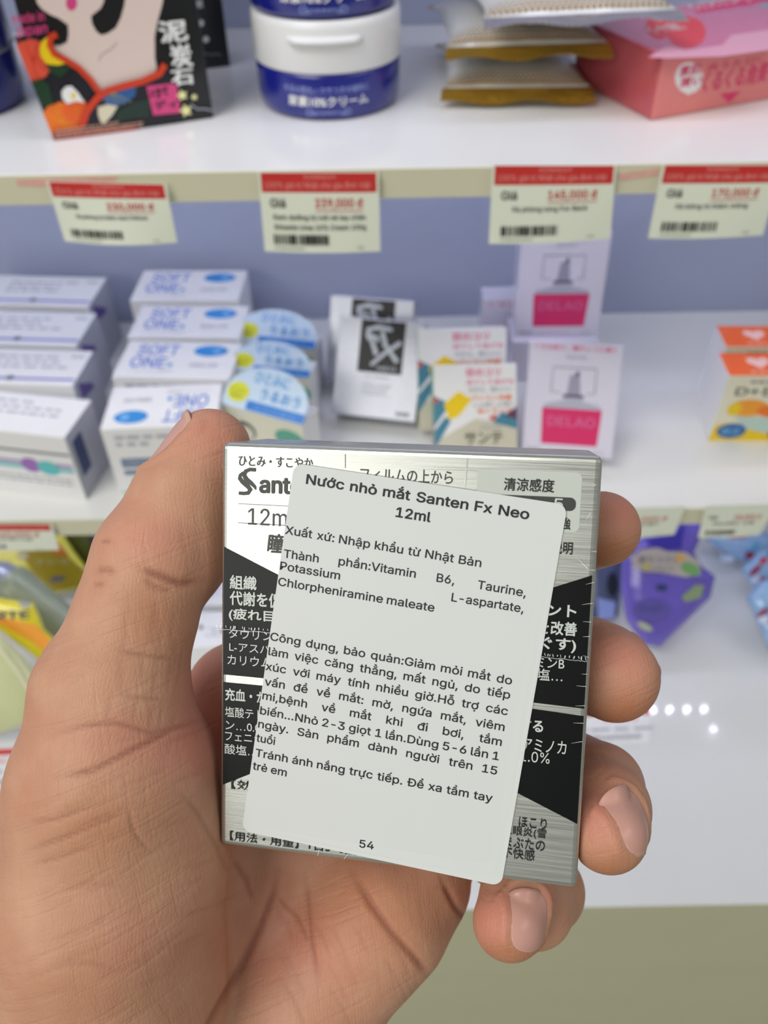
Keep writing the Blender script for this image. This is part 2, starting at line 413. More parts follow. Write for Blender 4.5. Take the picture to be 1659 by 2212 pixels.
P.poly(p([(750, -330), (745, 10), (720, 60), (652, 115), (660, 170), (690, 225), (725, 252), (770, 240), (830, 200), (865, 130), (890, 40), (905, -60), (930, -330)]), SOAPB, True)
P.ell(512 / 3.318, 20 / 3.318, 12, 17, PINKB, True)
P.line(p([(840, 305), (800, 350), (745, 380), (715, 410), (710, 440)]), .0003, GREY, True)
P.poly(p([(485, 165), (490, 240), (480, 300), (430, 326), (385, 322), (372, 285), (385, 255), (430, 240), (470, 180)]), SOAPB, True)
# kimono with flowers
P.poly(p([(100, 260), (345, 250), (380, 380), (480, 440), (590, 520), (660, 600), (718, 670), (640, 760), (590, 900), (575, 930), (385, 1000)]), mat('kimono_print', (24, 24, 34), .4), True)
for cx, cy, r, m, m2 in ((225, 430, 150, CORAL, VERM), (440, 880, 150, ORNG, mat('amber_print', (244, 160, 40), .4)), (545, 790, 90, mat('tangerine_print', (238, 100, 38), .4), ORNG)):
    pts = []
    for k in range(48):
        t = k / 48 * 2 * math.pi; q = r * (1 + .07 * abs(math.sin(t * 5)))
        pts.append((max(cx + q * math.cos(t), 130 + (cy + q * math.sin(t) - 350) * .39) / 3.318, min(cy + q * math.sin(t) * .95, 985) / 3.318))
    P.poly(pts, m, True)
    for k in range(10):
        t = k / 10 * 2 * math.pi; x1, y1 = cx + r * .85 * math.cos(t), cy + r * .8 * math.sin(t)
        if x1 > 150 + (y1 - 350) * .39 and y1 < 960: P.line(p([(cx, cy), (x1, y1)]), .0004, m2, True)
P.poly(p([(355, 245), (300, 290), (283, 340), (290, 400), (330, 450), (400, 468), (470, 450), (420, 410), (370, 370), (350, 320)]), YEL, True)
P.poly(p([(320, 455), (370, 520), (430, 550), (480, 510), (500, 470), (440, 465)]), DGRN, True)
P.poly(p([(225, 575), (300, 560), (350, 600), (380, 740), (300, 760), (270, 690)]), DGRN, True)
P.poly(p([(440, 650), (470, 615), (510, 610), (560, 660), (605, 730), (540, 720), (480, 740), (445, 700)]), WHITEP, True); P.ell(525 / 3.318, 680 / 3.318, 5, 7, YEL, True)
P.line(p([(405, 240), (360, 260), (355, 320), (385, 380), (470, 425), (560, 480), (640, 560), (715, 665)]), .0030, VERM, True)
P.poly(p([(725, 655), (760, 635), (900, 600), (1010, 570), (1100, 530), (1180, 470), (1230, 560), (1290, 750), (1300, 860), (1060, 900), (760, 930), (575, 930), (600, 850), (660, 730)]), mat('kimono_print', (24, 24, 34), .4), True)
P.poly(p([(725, 700), (800, 640), (900, 610), (975, 625), (965, 680), (900, 730), (820, 760), (760, 735)]), BLUEF, True)
for a in range(5): P.line(p([(800, 650), (760 + a * 45, 750 - abs(a - 2) * 12)]), .0003, mat('gold_line', (170, 170, 120), .4), True)
P.poly(p([(700, 760), (770, 740), (840, 755), (800, 820), (740, 885), (715, 860), (700, 810)]), IVORY, True)
P.poly(p([(850, 780), (960, 720), (1080, 700), (1060, 830), (900, 850), (800, 880)]), mat('moss_print', (26, 50, 40), .4), True)
P.line(p([(1178, 455), (1140, 520), (1020, 575), (880, 610), (760, 645), (690, 700), (620, 790), (580, 910)]), .0034, VERM, True)
P.poly(p([(1045, 610), (1230, 590), (1262, 600), (1290, 800), (1095, 818)]), PINKB, True)
P.textpx('ボ', 322, 367, 189, 211, BLACK, .03); P.textpx('ディ', 334, 384, 216, 236, BLACK, .03)
for t, u0, u1, v0, v1 in (('泥', 346, 408, 44, 92), ('炭', 371, 418, 94, 146), ('石', 371, 420, 150, 184)): P.textpx(t, u0, u1, v0, v1, WHITEP, .035)
P.textpx('made in', 27, 100, 27, 50, PINKB, .012, ital=.2); P.textpx('japan', 36, 108, 52, 82, PINKB, .015, ital=.2)
for cx, cy, r in ((392, 203, 13), (418, 207, 8), (400, 236, 15)):
    P.poly([(cx + (r if k % 2 else r * .5) * math.cos(k * math.pi / 5), cy + (r if k % 2 else r * .5) * math.sin(k * math.pi / 5)) for k in range(10)], mat('pale_yellow_print', (238, 236, 170), .4), True)
P.line([(410, 222), (425, 233), (440, 232), (456, 236)], .0006, LGREY, True)
P.poly([(116, 300), (112, 282), (180, 276), (290, 268), (300, 277)], mat('dull_red_print', (150, 60, 56), .4), True)
q0 = P.inv(120, 297); P.greek(.002, .001, SW * .55, .006, 3, mat('faint_print', (190, 150, 130), .5), 5)
P.build('front_print', soap.root)
B2 = onz(498, 143, S1); d = Vector((math.cos(yw), math.sin(yw), 0)); A2 = B2 - d * SW
s2 = Carton('soap_box', A2.x, A2.y, S1, SW, .034, .115, yw, 0, [SOAPB], 'second black soap box standing behind the flowered one, beside the wall', 'box', 'black soap boxes')
P = s2.front(); P.textpx('炭', 422, 440, 0, 18, WHITEP, .03)
for cx, cy in ((434, 50), (445, 85)): P.ell(cx, cy, 6, 7, WHITEP, True)
P.line([(440, 115), (455, 118), (470, 116), (478, 120)], .0008, GREY, True); P.build('front_print', s2.root)

# --- blue cream jars
NAVY = mat('navy_plastic', (24, 32, 128), .22, coat=.5); JARW = mat('white_plastic', (226, 226, 224), .3, coat=.2)
SILV = mat('silver_line', (150, 155, 175), .3, metal=.6)
def lathe(name, prof, m, n=72, smooth=True, mats=None, idx=None):
    v, f, ii = [], [], []
    for r, z in prof:
        for k in range(n): t = 2 * math.pi * k / n; v.append((r * math.cos(t), r * math.sin(t), z))
    for j in range(len(prof) - 1):
        for k in range(n): f.append((j * n + k, j * n + (k + 1) % n, (j + 1) * n + (k + 1) % n, (j + 1) * n + k)); ii.append(idx[j] if idx else 0)
    return mesh(name, v, f, mats or [m], ii, smooth)
def jar(x, y, z, R, rz, label, hb, hl, dark=False, lettering=True):
    Mx = Matrix.Translation((x, y, z)) @ Matrix.Rotation(rz, 4, 'Z')
    r = empty('cream_jar', Mx, label, 'jar', 'blue cream jars')
    link('jar_body', lathe('jar_body', [(0, 0), (R * .9, 0), (R * .955, .0008), (R * .985, .004), (R, .010), (R * 1.0, hb - .002), (R * .99, hb), (0, hb)], NAVY), r)
    lm = NAVY if dark else JARW
    o = link('lid', lathe('lid', [(0, hb + .0004), (R * 1.0, hb + .0004), (R * 1.012, hb + .0012), (R * 1.012, hb + hl - .004), (R * 1.0, hb + hl - .001), (R * .97, hb + hl), (R * .90, hb + hl), (R * .895, hb + hl - .0012), (0, hb + hl - .0012)], lm), r)
    if dark: link('silver_ring', lathe('silver_ring', [(R * 1.013, hb - .0006), (R * 1.02, hb), (R * 1.02, hb + .001), (R * 1.013, hb + .0016)], SILV), r)
    else:                                        # flip tab on the lid front
        v, f = [], []; n = 16; a0 = .50
        zt, zb = hb + hl - .007, hb + hl - .0105
        secs = []
        for k in range(n + 1):
            t = -math.pi / 2 + a0 * (2 * k / n - 1); e = min(1, 4 * (1 - abs(2 * k / n - 1))) ** .5
            for rr, zz in ((R * 1.01, zt), (R * 1.01 + .0042 * e, zt - .0006), (R * 1.01 + .0046 * e, (zt + zb) / 2), (R * 1.01 + .0036 * e, zb + .0004), (R * 1.01, zb)):
                v.append((rr * math.cos(t), rr * math.sin(t), zz))
        for k in range(n):
            for j in range(4): a = k * 5 + j; f.append((a, a + 5, a + 6, a + 1))
        link('lid_tab', mesh('lid_tab', v, f, [lm], smooth=True), r)
    if lettering:
        fn = lambda a, b, h: Vector(((R + h) * math.sin(a / R), -(R + h) * math.cos(a / R), b))
        P = Print(fn, .00006); TW = mat('pale_blue_print', (150, 165, 225), .4)
        P.text('手足の荒れ・カサつきの緩和に', -R * .62, hb * .62, R * 1.2, hb * .14, TW, .005)
        P.text('尿素10%クリーム', -R * .56, hb * .33, R * 1.12, hb * .22, WHITEP, .03)
        def ring(a0, b0, a1, b1, t):
            h = (b1 - b0) / 2; pts = [(a1 - h + h * math.cos(q), (b0 + b1) / 2 + h * math.sin(q)) for q in [(-.5 + k / 8) * math.pi for k in range(9)]] + [(a0 + h + h * math.cos(q), (b0 + b1) / 2 + h * math.sin(q)) for q in [(.5 + k / 8) * math.pi for k in range(9)]]
            P.line(pts + pts[:1], t, TW)
        ring(-R * .30, hb * .155, R * .30, hb * .265, .0005); P.text('指定医薬部外品', -R * .25, hb * .18, R * .5, hb * .06, TW, .01)
        P.build('lettering', r)
    return r
RJ = .0415; jx, jy = -.0276, .0674 + RJ
hb = ony(708, 163, jy - RJ).z - S1; ht = ony(705, 48, jy - RJ).z - S1
jar(jx, jy, S1, RJ, .02, 'lower navy and white cream jar of the stack on the upper shelf', hb, ht - hb)
jar(jx - .001, jy + .001, S1 + ht + .0002, RJ, .05, 'upper navy and white cream jar standing on the other one', hb, ht - hb)
pl = onz(0, 255, S1); pr = onz(75, 208, S1); mid = (pl + pr) / 2; dd = (pr - pl); hh = math.sqrt(max(RJ ** 2 - dd.length_squared / 4, 0)); nn = Vector((-dd.y, dd.x, 0)).normalized()
cj = mid + nn * hh
jar(cj.x - .004, cj.y, S1, RJ, .3, 'dark navy jar with a silver line behind the flowered soap box at the left border', .030, .030, dark=True, lettering=False)

# --- foil pouches
GOLD = mat('gold_foil', (196, 156, 60), .28, metal=.85, bump=.5, bscale=300); FOILW = mat('white_foil', (214, 214, 208), .3, metal=.25, bump=.5, bscale=120)
SFOIL = mat('silver_foil', (205, 200, 205), .22, metal=.8, bump=.6, bscale=160)
DOTG = mat('gold_dot_print', (150, 112, 44), .4)
def pouch(cx, cy, z, W, D, T, yaw, label, seal_m, body_m=FOILW, seed=1, sag=.0, droop=.0):
    r = empty('foil_pouch', Matrix.Translation((cx, cy, z)) @ Matrix.Rotation(yaw, 4, 'Z'), label, 'pouch', 'stacked foil pouches')
    rr = random.Random(seed); N = 44; Mn = 30; sl = .010
    ph = [rr.uniform(0, 6) for _ in range(6)]
    def h(x, y):                                   # half thickness, x,y in -1..1
        e = max(0, 1 - abs(x) ** 3.2) ** .55 * max(0, 1 - abs(y) ** 2.6) ** .6
        wr = .10 * math.sin(9 * x + ph[0]) * math.sin(5 * y + ph[1]) * (abs(y) ** 2) + .06 * math.sin(17 * x + ph[2] + 4 * y) * abs(y) ** 3
        return T / 2 * (e + wr * e)
    def neck(x, y): return x * (1 - .09 * (1 - abs(y) ** 4))
    v, f = [], []
    for s in (1, -1):
        for j in range(Mn + 1):
            for i in range(N + 1):
                x, y = 2 * i / N - 1, 2 * j / Mn - 1
                v.append((neck(x, y) * W / 2, y * D / 2, T * .5 + s * (h(x, y) + .00015) + sag * x * x))
    S = (N + 1) * (Mn + 1)
    for j in range(Mn):
        for i in range(N):
            a = j * (N + 1) + i; f.append((a, a + 1, a + N + 2, a + N + 1)); f.append((S + a, S + a + N + 1, S + a + N + 2, S + a + 1))
    link('wrapper', mesh('wrapper', v, f, [body_m], smooth=True), r)
    for sd in (-1, 1):                             # crimped, saw-toothed seals
        v, f = [], []; K = 120
        for i in range(K + 1):
            x = -1 + 2 * i / K; zz = T * .5 + sag * x * x
            for q in range(4):
                t = q / 3; tooth = .0012 * (1 if i % 4 < 2 else 0) if q == 3 else 0
                yy = sd * (D / 2 - .0005 + (sl + tooth) * t)
                zc = zz + .0007 * math.sin(t * 9) + .0013 * math.sin(6 * x + ph[3]) * t - droop * t * t
                v.append((x * W / 2 * (1 + .03 * t), yy, zc + .0002)); v.append((x * W / 2 * (1 + .03 * t), yy, zc - .0002))
        for i in range(K):
            for q in range(3):
                a = i * 8 + q * 2; f.append((a, a + 2, a + 10, a + 8)); f.append((a + 1, a + 9, a + 11, a + 3))
            a = i * 8 + 6; f.append((a, a + 8, a + 9, a + 1))
        link('seal', mesh('seal', v, f, [seal_m], smooth=False), r)
    # printed dots fading away from the front seal
    fn = lambda a, b, hh_: Vector((neck(a, b) * W / 2, b * D / 2, T * .5 + h(a, b) + .0003 + sag * a * a))
    P = Print(fn, 0)
    for row in range(5):
        y = -1 + .05 + row * .06; n = 30; rad = .0013 * (1 - row * .13)
        for k in range(n):
            x = -.96 + 1.92 * (k + (row % 2) * .5) / n
            P.ell(x, y, rad / (W / 2), rad / (D / 2), DOTG, n=6)
    P.build('dot_print', r)
    return r
pouch(.0825, .136, S1 + .0002, .086, .086, .0165, -.03, 'lowest foil pouch of the stack, gold seal resting on the shelf', GOLD, seed=2, droop=.005)
pouch(.0835, .140, S1 + .0195, .092, .090, .021, .04, 'middle white foil pouch of the stack with a gold dotted front seal', GOLD, seed=5, droop=.004)
pouch(.103, .112, S1 + .0425, .104, .090, .018, .10, 'top foil pouch of the stack with a silver zigzag seal', SFOIL, seed=9, droop=.002)

# --- pink translucent soap box
def pinkmat(name, rgb, a=.12):
    m = mat(name, rgb, .16, coat=.6, noise=.08, nscale=40); bs = m.node_tree.nodes['Principled BSDF']
    bs.inputs['Transmission Weight'].default_value = a; return m
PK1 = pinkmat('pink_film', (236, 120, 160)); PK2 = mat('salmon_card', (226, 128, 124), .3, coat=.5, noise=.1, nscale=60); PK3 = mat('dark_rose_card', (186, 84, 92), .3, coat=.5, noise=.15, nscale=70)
A = onz(1405, 262, S1); B = onz(1659, 215, S1); dv = (B - A).normalized(); yw2 = math.atan2(dv.y, dv.x)
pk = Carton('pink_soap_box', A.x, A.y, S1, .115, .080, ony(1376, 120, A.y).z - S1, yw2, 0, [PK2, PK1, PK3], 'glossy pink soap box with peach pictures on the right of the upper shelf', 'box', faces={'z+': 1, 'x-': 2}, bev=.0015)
P = pk.front(); MG = mat('magenta_print', (222, 50, 110), .4)
P.ell(1488, 168, 30, 34, WHITEP, True); P.poly([(1478, 195), (1500, 195), (1486, 206)], WHITEP, True)
P.textpx('素肌', 1466, 1510, 144, 166, MG, .03); P.textpx('潤い', 1466, 1512, 170, 190, MG, .03)
P.textpx('くるくる角質ケア', 1512, 1690, 158, 202, MG, .02); P.textpx('洗うたびに', 1524, 1650, 140, 156, PINKT, .0)
P.poly([(1556, 203), (1600, 197), (1574, 222)], MG, True)
P.build('front_print', pk.root)
P = pk.top()
P.poly([(1440, 100), (1480, 108), (1560, 98), (1580, 76), (1620, 70), (1680, 62), (1700, 90), (1690, 104), (1560, 122), (1440, 126), (1400, 124)], mat('pale_pink_film', (244, 170, 190), .2, coat=.5), True)
P.ell(1483, 70, 42, 34, mat('peach_print', (226, 66, 74), .35), True); P.ell(1425, 56, 30, 28, mat('peach_print', (226, 66, 74), .35), True)
P.poly([(1500, 12), (1700, -18), (1702, -2), (1504, 28)], MG, True); P.textpx('ヒップケアソープ', 1508, 1690, 4, 22, WHITEP, .02)
P.textpx('桃', 1424, 1462, -12, 14, MG, .03); P.textpx('ピーチの香り', 1418, 1515, 56, 74, WHITEP, .02); P.textpx('恋する', 1420, 1480, 28, 48, WHITEP, .0)
P.build('top_print', pk.root)

# ================================================================== middle shelf goods
SBLUE = mat('softblue_print', (98, 128, 205), .4); BLUEO = mat('azure_print', (44, 140, 214), .35); BLUEO2 = mat('azure_pale_print', (120, 180, 235), .35)
NAVYP = mat('navy_print', (38, 56, 104), .4); PURL = mat('periwinkle_line', (112, 112, 196), .4)
H = .060
def soft_box(x0, x1, y, yaw, label, flipd, D=.0488):
    W = x1 - x0
    c = Carton('eye_drop_box', x0, y, S2, W, D, H, yaw, 0, [WHITE], label, 'box', 'white contact lens eye drop boxes')
    P = c.top(); W_, D_ = W, D
    def T(t, a, b, w_, h_, m, bold=0):
        if flipd: P.text(t, W_ - a - w_, D_ - b - h_, w_, h_, m, bold, flip=True)
        else: P.text(t, a, b, w_, h_, m, bold)
    T('SOFT', W * .12, D * .60, W * .36, D * .29, SBLUE, .02); T('ONE', W * .10, D * .26, W * .31, D * .29, SBLUE, .02)
    ex, ey, rx, ry = W * .76, D * .74, W * .15, D * .15; dx, dy = W * .45, D * .34
    if flipd: ex, ey, dx, dy = W - ex, D - ey, W - dx, D - dy
    P.ell(ex, ey, rx, ry, BLUEO); P.ell(ex + (rx * .35 if not flipd else -rx * .35), ey, rx * .25, ry * .45, BLUEO2); P.ell(dx, dy, W * .022, D * .045, BLUEO)
    T('ソフトワン点眼液', W * .11, D * .14, W * .38, D * .07, LGREY); T('医薬品 目薬', W * .62, D * .30, W * .24, D * .09, LGREY, .01)
    P.build('top_print', c.root)
    P = c.front(); P.greek(W * .1, H * .72, W * .5, H * .92, 2, LGREY, 3); P.ell(W * .62, H * .86, .003, .002, GREY)
    P.rect(W * .1, H * .42, W * .55, H * .56, mat('slate_blue_print', (110, 130, 165), .4)); P.text('ソフトコンタクト', W * .13, H * .45, W * .38, H * .08, WHITEP)
    P.rect(W * .57, H * .44, W * .68, H * .56, mat('leaf_green_print', (60, 150, 80), .4)); P.rect(W * .1, H * .31, W * .7, H * .38, mat('slate_blue_print', (110, 130, 165), .4)); P.greek(W * .15, H * .16, W * .8, H * .27, 1, LGREY, 5)
    P.rect(W * .02, H * .02, W * .98, H * .05, mat('mint_print', (170, 214, 205), .4))
    P.build('front_print', c.root); return c
soft_box(-.192, -.1135, .026, .035, 'white eye drop box with an upside-down blue oval, nearest the thumb nail', True)
soft_box(-.198, -.1105, .0885, -.07, 'white eye drop box with a blue oval, second of its row from the front', False)
soft_box(-.1975, -.1095, .1415, -.05, 'white eye drop box with a blue oval, third of its row from the front', False)
soft_box(-.2075, -.117, .198, -.04, 'white eye drop box with a blue oval, rearmost of its row at the wall', False, D=.052)
# left row
TEAL = mat('teal_print', (100, 196, 200), .4); VIOL = mat('violet_print', (160, 110, 190), .4)
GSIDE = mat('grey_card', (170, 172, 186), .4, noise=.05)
def left_box(xr, y, yaw, label, fr, D=.046, W=.10, H=.060):
    R = Matrix.Rotation(yaw, 3, 'Z'); a = Vector((xr, y, 0)) - R @ Vector((W, 0, 0))
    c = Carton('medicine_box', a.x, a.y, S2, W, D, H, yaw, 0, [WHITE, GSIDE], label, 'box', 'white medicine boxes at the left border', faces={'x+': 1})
    P = c.top()
    P.greek(W * .2, D * .42, W * .80, D * .85, 3, LGREY, int(y * 1000), .4)
    if not fr:
        P.text('Santen', W * .86, D * .78, W * .10, D * .07, GREY, .02); P.rect(0.001, D * .13, W - .001, D * .19, PURL); P.ell(W * .50, D * .17, W * .03, D * .06, NAVYP)
    P.build('top_print', c.root)
    P = c.right()
    if fr: P.poly([(.006, H * .30), (.019, H * .30), (.019, H * .85), (.006, H * .85)], NAVYP)
    else: P.poly([(.008, H * .70), (.030, H * .62), (.030, H * .70), (.008, H * .94)], mat('purple_print', (84, 66, 140), .4)); P.greek(.01, H * .2, D - .01, H * .5, 3, LGREY, 6, .3)
    P.build('side_print', c.root)
    P = c.front()
    if fr:
        P.rect(.001, H * .70, W - .001, H * .74, GREY)
        P.rect(.001, H * .52, W - .002, H * .56, VIOL); P.rect(.001, H * .44, W - .002, H * .50, TEAL)
        P.ell(W * .66, H * .50, .0075, .0065, VIOL); P.ell(W * .79, H * .48, .0085, .0065, TEAL); P.greek(W * .1, H * .2, W * .9, H * .34, 2, LGREY, 8, .4)
    P.build('front_print', c.root); return c
left_box(-.2150, .0205, -.19, 'white medicine box with a purple and teal band, front of the left border row', True, D=.043, H=.058)
left_box(-.2235, .0775, -.085, 'white medicine box with a purple line, second of the row at the left border', False)
left_box(-.2345, .1300, -.085, 'white medicine box with a purple line, third of the row at the left border', False, D=.049)
left_box(-.2395, .1890, -.085, 'white medicine box with a purple line, rearmost of the row at the left border', False, D=.049)

# tear drop boxes with arched header cards
SKYC = mat('sky_card', (196, 216, 236), .35); SKYT = mat('sky_print', (86, 160, 226), .4); ROYAL = mat('royal_print', (24, 116, 206), .35); LIME = mat('lime_print', (214, 216, 40), .35)
def tear_box(L, R, zt, label, peak, D=.023, D2=None):
    A, B = onz(*L, zt), onz(*R, zt); d = B - A; W = d.length; yaw = math.atan2(d.y, d.x); Hh = zt - S2
    c = Carton('eye_drop_box', A.x, A.y, S2, W, D, Hh, yaw, 0, [WHITE, CREAM], label, 'box', 'eye drop boxes with arched blue cards', faces={'y-': 1})
    P = c.front(); P.ell(W * .26, Hh * .66, .009, .008, mat('eye_ring_print', (70, 74, 72), .4)); P.ell(W * .27, Hh * .63, .0062, .006, CREAM)
    P.ell(W * .82, Hh * .72, .012, .008, mat('sea_green_print', (96, 170, 150), .4)); P.greek(W * .1, Hh * .1, W * .9, Hh * .3, 3, LGREY, 2, .4)
    P.build('front_print', c.root)
    # arched card, hinged at the front top edge and leaning back over the box
    al = math.radians(38); q = Matrix.Rotation(al, 3, 'X')     # card up direction: back and up
    ey = Vector((0, math.cos(al), math.sin(al))); n = Vector((0, -math.sin(al), math.cos(al)))
    wo = c.M @ Vector((0, 0, Hh)); wn = (c.R3 @ n)
    loc = c.I @ onplane(*peak, wo, wn) - Vector((0, 0, Hh)); CH = loc.dot(ey)
    pts = [(0, 0), (W, 0), (W, CH * .30)] + [(W / 2 + W / 2 * math.cos(t), CH * .30 + CH * .70 * math.sin(t)) for t in [math.pi * k / 20 for k in range(1, 20)]] + [(0, CH * .30)]
    o3 = Vector((0, -.0004, Hh + .0004)); n_ = len(pts)
    vs = [o3 + Vector((1, 0, 0)) * a + ey * b_ + n * .0008 for a, b_ in pts] + [o3 + Vector((1, 0, 0)) * a + ey * b_ for a, b_ in pts]
    card = link('header_card', mesh('header_card', vs, [tuple(range(n_)), tuple(range(2 * n_ - 1, n_ - 1, -1))] + [(k, n_ + k, n_ + (k + 1) % n_, (k + 1) % n_) for k in range(n_)], [SKYC]), c.root)
    P = Print(lambda a, b, h: o3 + Vector((1, 0, 0)) * a + ey * b + n * (.0008 + h), .00006)
    P.rect(W * .30, CH * .015, W * 1.0, CH * .22, ROYAL); P.text('なみだ成分', W * .40, CH * .06, W * .5, CH * .10, SKYT, .02)
    P.text('ひとみに', W * .30, CH * .62, W * .42, CH * .26, SKYT, .03); P.text('うるおう', W * .42, CH * .30, W * .48, CH * .24, BLUEO, .03)
    P.ell(W * .16, CH * .34, W * .13, CH * .22, LIME); P.text('ヒアルロン', W * .06, CH * .33, W * .2, CH * .08, mat('olive_print', (150, 156, 20), .4), .02); P.text('酸配合', W * .09, CH * .22, W * .14, CH * .07, mat('olive_print', (150, 156, 20), .4), .02)
    P.build('card_print', card)
    return c
tear_box((478, 872), (654, 920), S2 + .055, 'eye drop box with an arched blue card and yellow disc, front one of three', (575, 793))
tear_box((496, 800), (668, 818), S2 + .052, 'eye drop box with an arched sky blue card and yellow disc, middle one of three', (592, 738))
tear_box((505, 738), (680, 756), S2 + .048, 'eye drop box with an arched sky blue card and yellow disc, rearmost of three', (590, 669))

# silver eye drop boxes on the shelf
def brushed(name, rgb, rough=.3, axis=0, metal=.9, sc=1.0):
    m = mat(name, rgb, rough, metal=metal); nt = m.node_tree; b = nt.nodes['Principled BSDF']
    tc = nt.nodes.new('ShaderNodeTexCoord'); mp = nt.nodes.new('ShaderNodeMapping')
    s = [60 * sc, 60 * sc, 6000 * sc]; mp.inputs['Scale'].default_value = s
    nz = nt.nodes.new('ShaderNodeTexNoise'); nz.inputs['Scale'].default_value = 1; nz.inputs['Detail'].default_value = 5
    nt.links.new(tc.outputs['Object'], mp.inputs[0]); nt.links.new(mp.outputs[0], nz.inputs[0])
    r = nt.nodes.new('ShaderNodeMapRange'); r.inputs[1].default_value = .3; r.inputs[2].default_value = .7; r.inputs[3].default_value = rough - .1; r.inputs[4].default_value = rough + .15
    nt.links.new(nz.outputs[0], r.inputs[0]); nt.links.new(r.outputs[0], b.inputs['Roughness'])
    mx = nt.nodes.new('ShaderNodeMix'); mx.data_type = 'RGBA'; c = srgb(rgb)
    mx.inputs[6].default_value = (*[x * .88 for x in c], 1); mx.inputs[7].default_value = (*[min(1, x * 1.06) for x in c], 1)
    nt.links.new(nz.outputs[0], mx.inputs[0]); nt.links.new(mx.outputs[2], b.inputs['Base Color'])
    bp = nt.nodes.new('ShaderNodeBump'); bp.inputs['Strength'].default_value = .14; bp.inputs['Distance'].default_value = .00004
    nt.links.new(nz.outputs[0], bp.inputs['Height']); nt.links.new(bp.outputs[0], b.inputs['Normal'])
    return m
SIL = brushed('brushed_silver_card', (192, 194, 204), .33)
def fx_box(bl, br, tm, lean, label, zs=S2):
    c = lean_carton('eye_drop_box', bl, br, tm, zs, .022, lean, [SIL], label, 'box', 'silver eye drop boxes on the shelf'); W, H_ = c.W, c.H
    P = c.front(); x0, x1, y0, y1 = W * .26, W * .78, H_ * .46, H_ * .985
    P.rect(x0, y0, x1, y1, BLACK); w_ = x1 - x0; h_ = y1 - y0; LT = mat('silver_ink', (176, 182, 190), .35, metal=.3)
    def q(*pts): return [(x0 + w_ * a, y0 + h_ * b) for a, b in pts]
    P.line(q((.12, .80), (.35, .86), (.70, .84)), [.002, .0036, .0026], LT); P.line(q((.20, .84), (.16, .70), (.22, .62)), .0032, LT)
    P.line(q((.16, .70), (.34, .68), (.42, .60)), .0028, LT); P.line(q((.24, .66), (.40, .34)), [.003, .0036], LT)
    P.line(q((.46, .76), (.62, .50), (.88, .24)), [.0026, .003, .0038], LT); P.line(q((.92, .62), (.60, .40), (.30, .14)), [.0034, .003, .0026], LT)
    P.line(q((.50, .80), (.58, .60), (.52, .52)), .002, LT)
    P.text('NEO', x0 + w_ * .45, y0 + h_ * .06, w_ * .42, h_ * .07, LT, .02); P.text('Sante', x0 + w_ * .36, y0 + h_ * .92, w_ * .28, h_ * .05, LT, .0)
    P.text('サンテFXネオ', W * .36, H_ * .40, W * .28, H_ * .03, GREY); P.greek(W * .34, H_ * .22, W * .66, H_ * .36, 4, mat('pale_silver_print', (170, 172, 182), .4), 4, .3)
    P.text('Santen', W * .76, H_ * .05, W * .16, H_ * .045, mat('charcoal_print', (40, 36, 48), .4), .02)  # maker's name in dark grey ink
    P.build('front_print', c.root); return c
fx_box((703, 822), (880, 838), (790, 643), 32, 'rear silver eye drop box with a black panel, half hidden by the other')
fx_box((715, 893), (897, 913), (824, 689), 36, 'front silver eye drop box on the shelf with a black brush lettering panel')

# computer eye drop boxes (cartoon figures left out)
SG = mat('pale_sand_card', (206, 202, 182), .4, noise=.04)
def pc_box(bl, br, tm, lean, label, seed):
    c = lean_carton('eye_drop_box', bl, br, tm, S2, .024, lean, [WHITE, mat('sage_card', (126, 176, 140), .4)], label, 'box', 'patterned eye drop boxes', faces={'x-': 1}); W, H_ = c.W, c.H
    P = c.front(); X = lambda a: a * W; Y = lambda a: a * H_
    def pl(m, *pts): P.poly([(X(a), Y(b)) for a, b in pts], m)
    pl(SG, (0, 0), (1, 0), (1, .40), (.5, .47), (0, .25))
    pl(mat('steel_blue_print', (70, 132, 158), .4), (0, .40), (.20, .62), (.0, .70)); pl(YEL, (.12, .62), (.30, .74), (.46, .66), (.30, .50), (.18, .46))
    pl(mat('steel_blue_print', (70, 132, 158), .4), (.0, .18), (.20, .45), (.14, .50), (0, .36)); pl(mat('tomato_print', (214, 70, 60), .4), (.0, .62), (.05, .64), (.04, .69), (0, .68))
    pl(mat('steel_blue_print', (70, 132, 158), .4), (.70, .43), (1, .36), (1, .47), (.82, .53)); pl(mat('plum_print', (96, 60, 90), .4), (.84, .49), (1, .45), (1, .58)); pl(mat('tomato_print', (214, 70, 60), .4), (.66, .46), (.73, .45), (.76, .51), (.68, .49))
    P.text('目のコリ', X(.40), Y(.88), X(.40), Y(.075), mat('rose_text', (232, 100, 150), .4), .03); P.text('ほぐしてあげる', X(.40), Y(.80), X(.56), Y(.05), mat('rose_text', (232, 100, 150), .4), .02)
    P.text('だから、目にいい', X(.42), Y(.73), X(.52), Y(.04), GREY, .01); P.text('パソコン作業', X(.44), Y(.645), X(.50), Y(.05), ORNG, .03)
    P.text('しょぼしょぼに', X(.48), Y(.585), X(.48), Y(.04), GREY, .01); P.text('効くサンテ', X(.52), Y(.52), X(.42), Y(.045), ORNG, .03)
    P.text('サンテ', X(.36), Y(.22), X(.46), Y(.12), mat('dark_olive_print', (74, 76, 60), .4), .02); P.text('PC', X(.34), Y(.04), X(.36), Y(.13), mat('dark_olive_print', (74, 76, 60), .4), .02)
    P.greek(X(.55), Y(.36), X(.8), Y(.41), 2, LGREY, seed, .4)
    P.build('front_print', c.root)
    P = c.left(); P.rect(.001, .001, .012, H_ * .45, mat('dusty_pink_print', (200, 130, 140), .4)); P.build('side_print', c.root)
    return c
pc_box((905, 930), (1092, 925), (1020, 708), 30, 'rear patterned eye drop box with pink characters on top', 3)
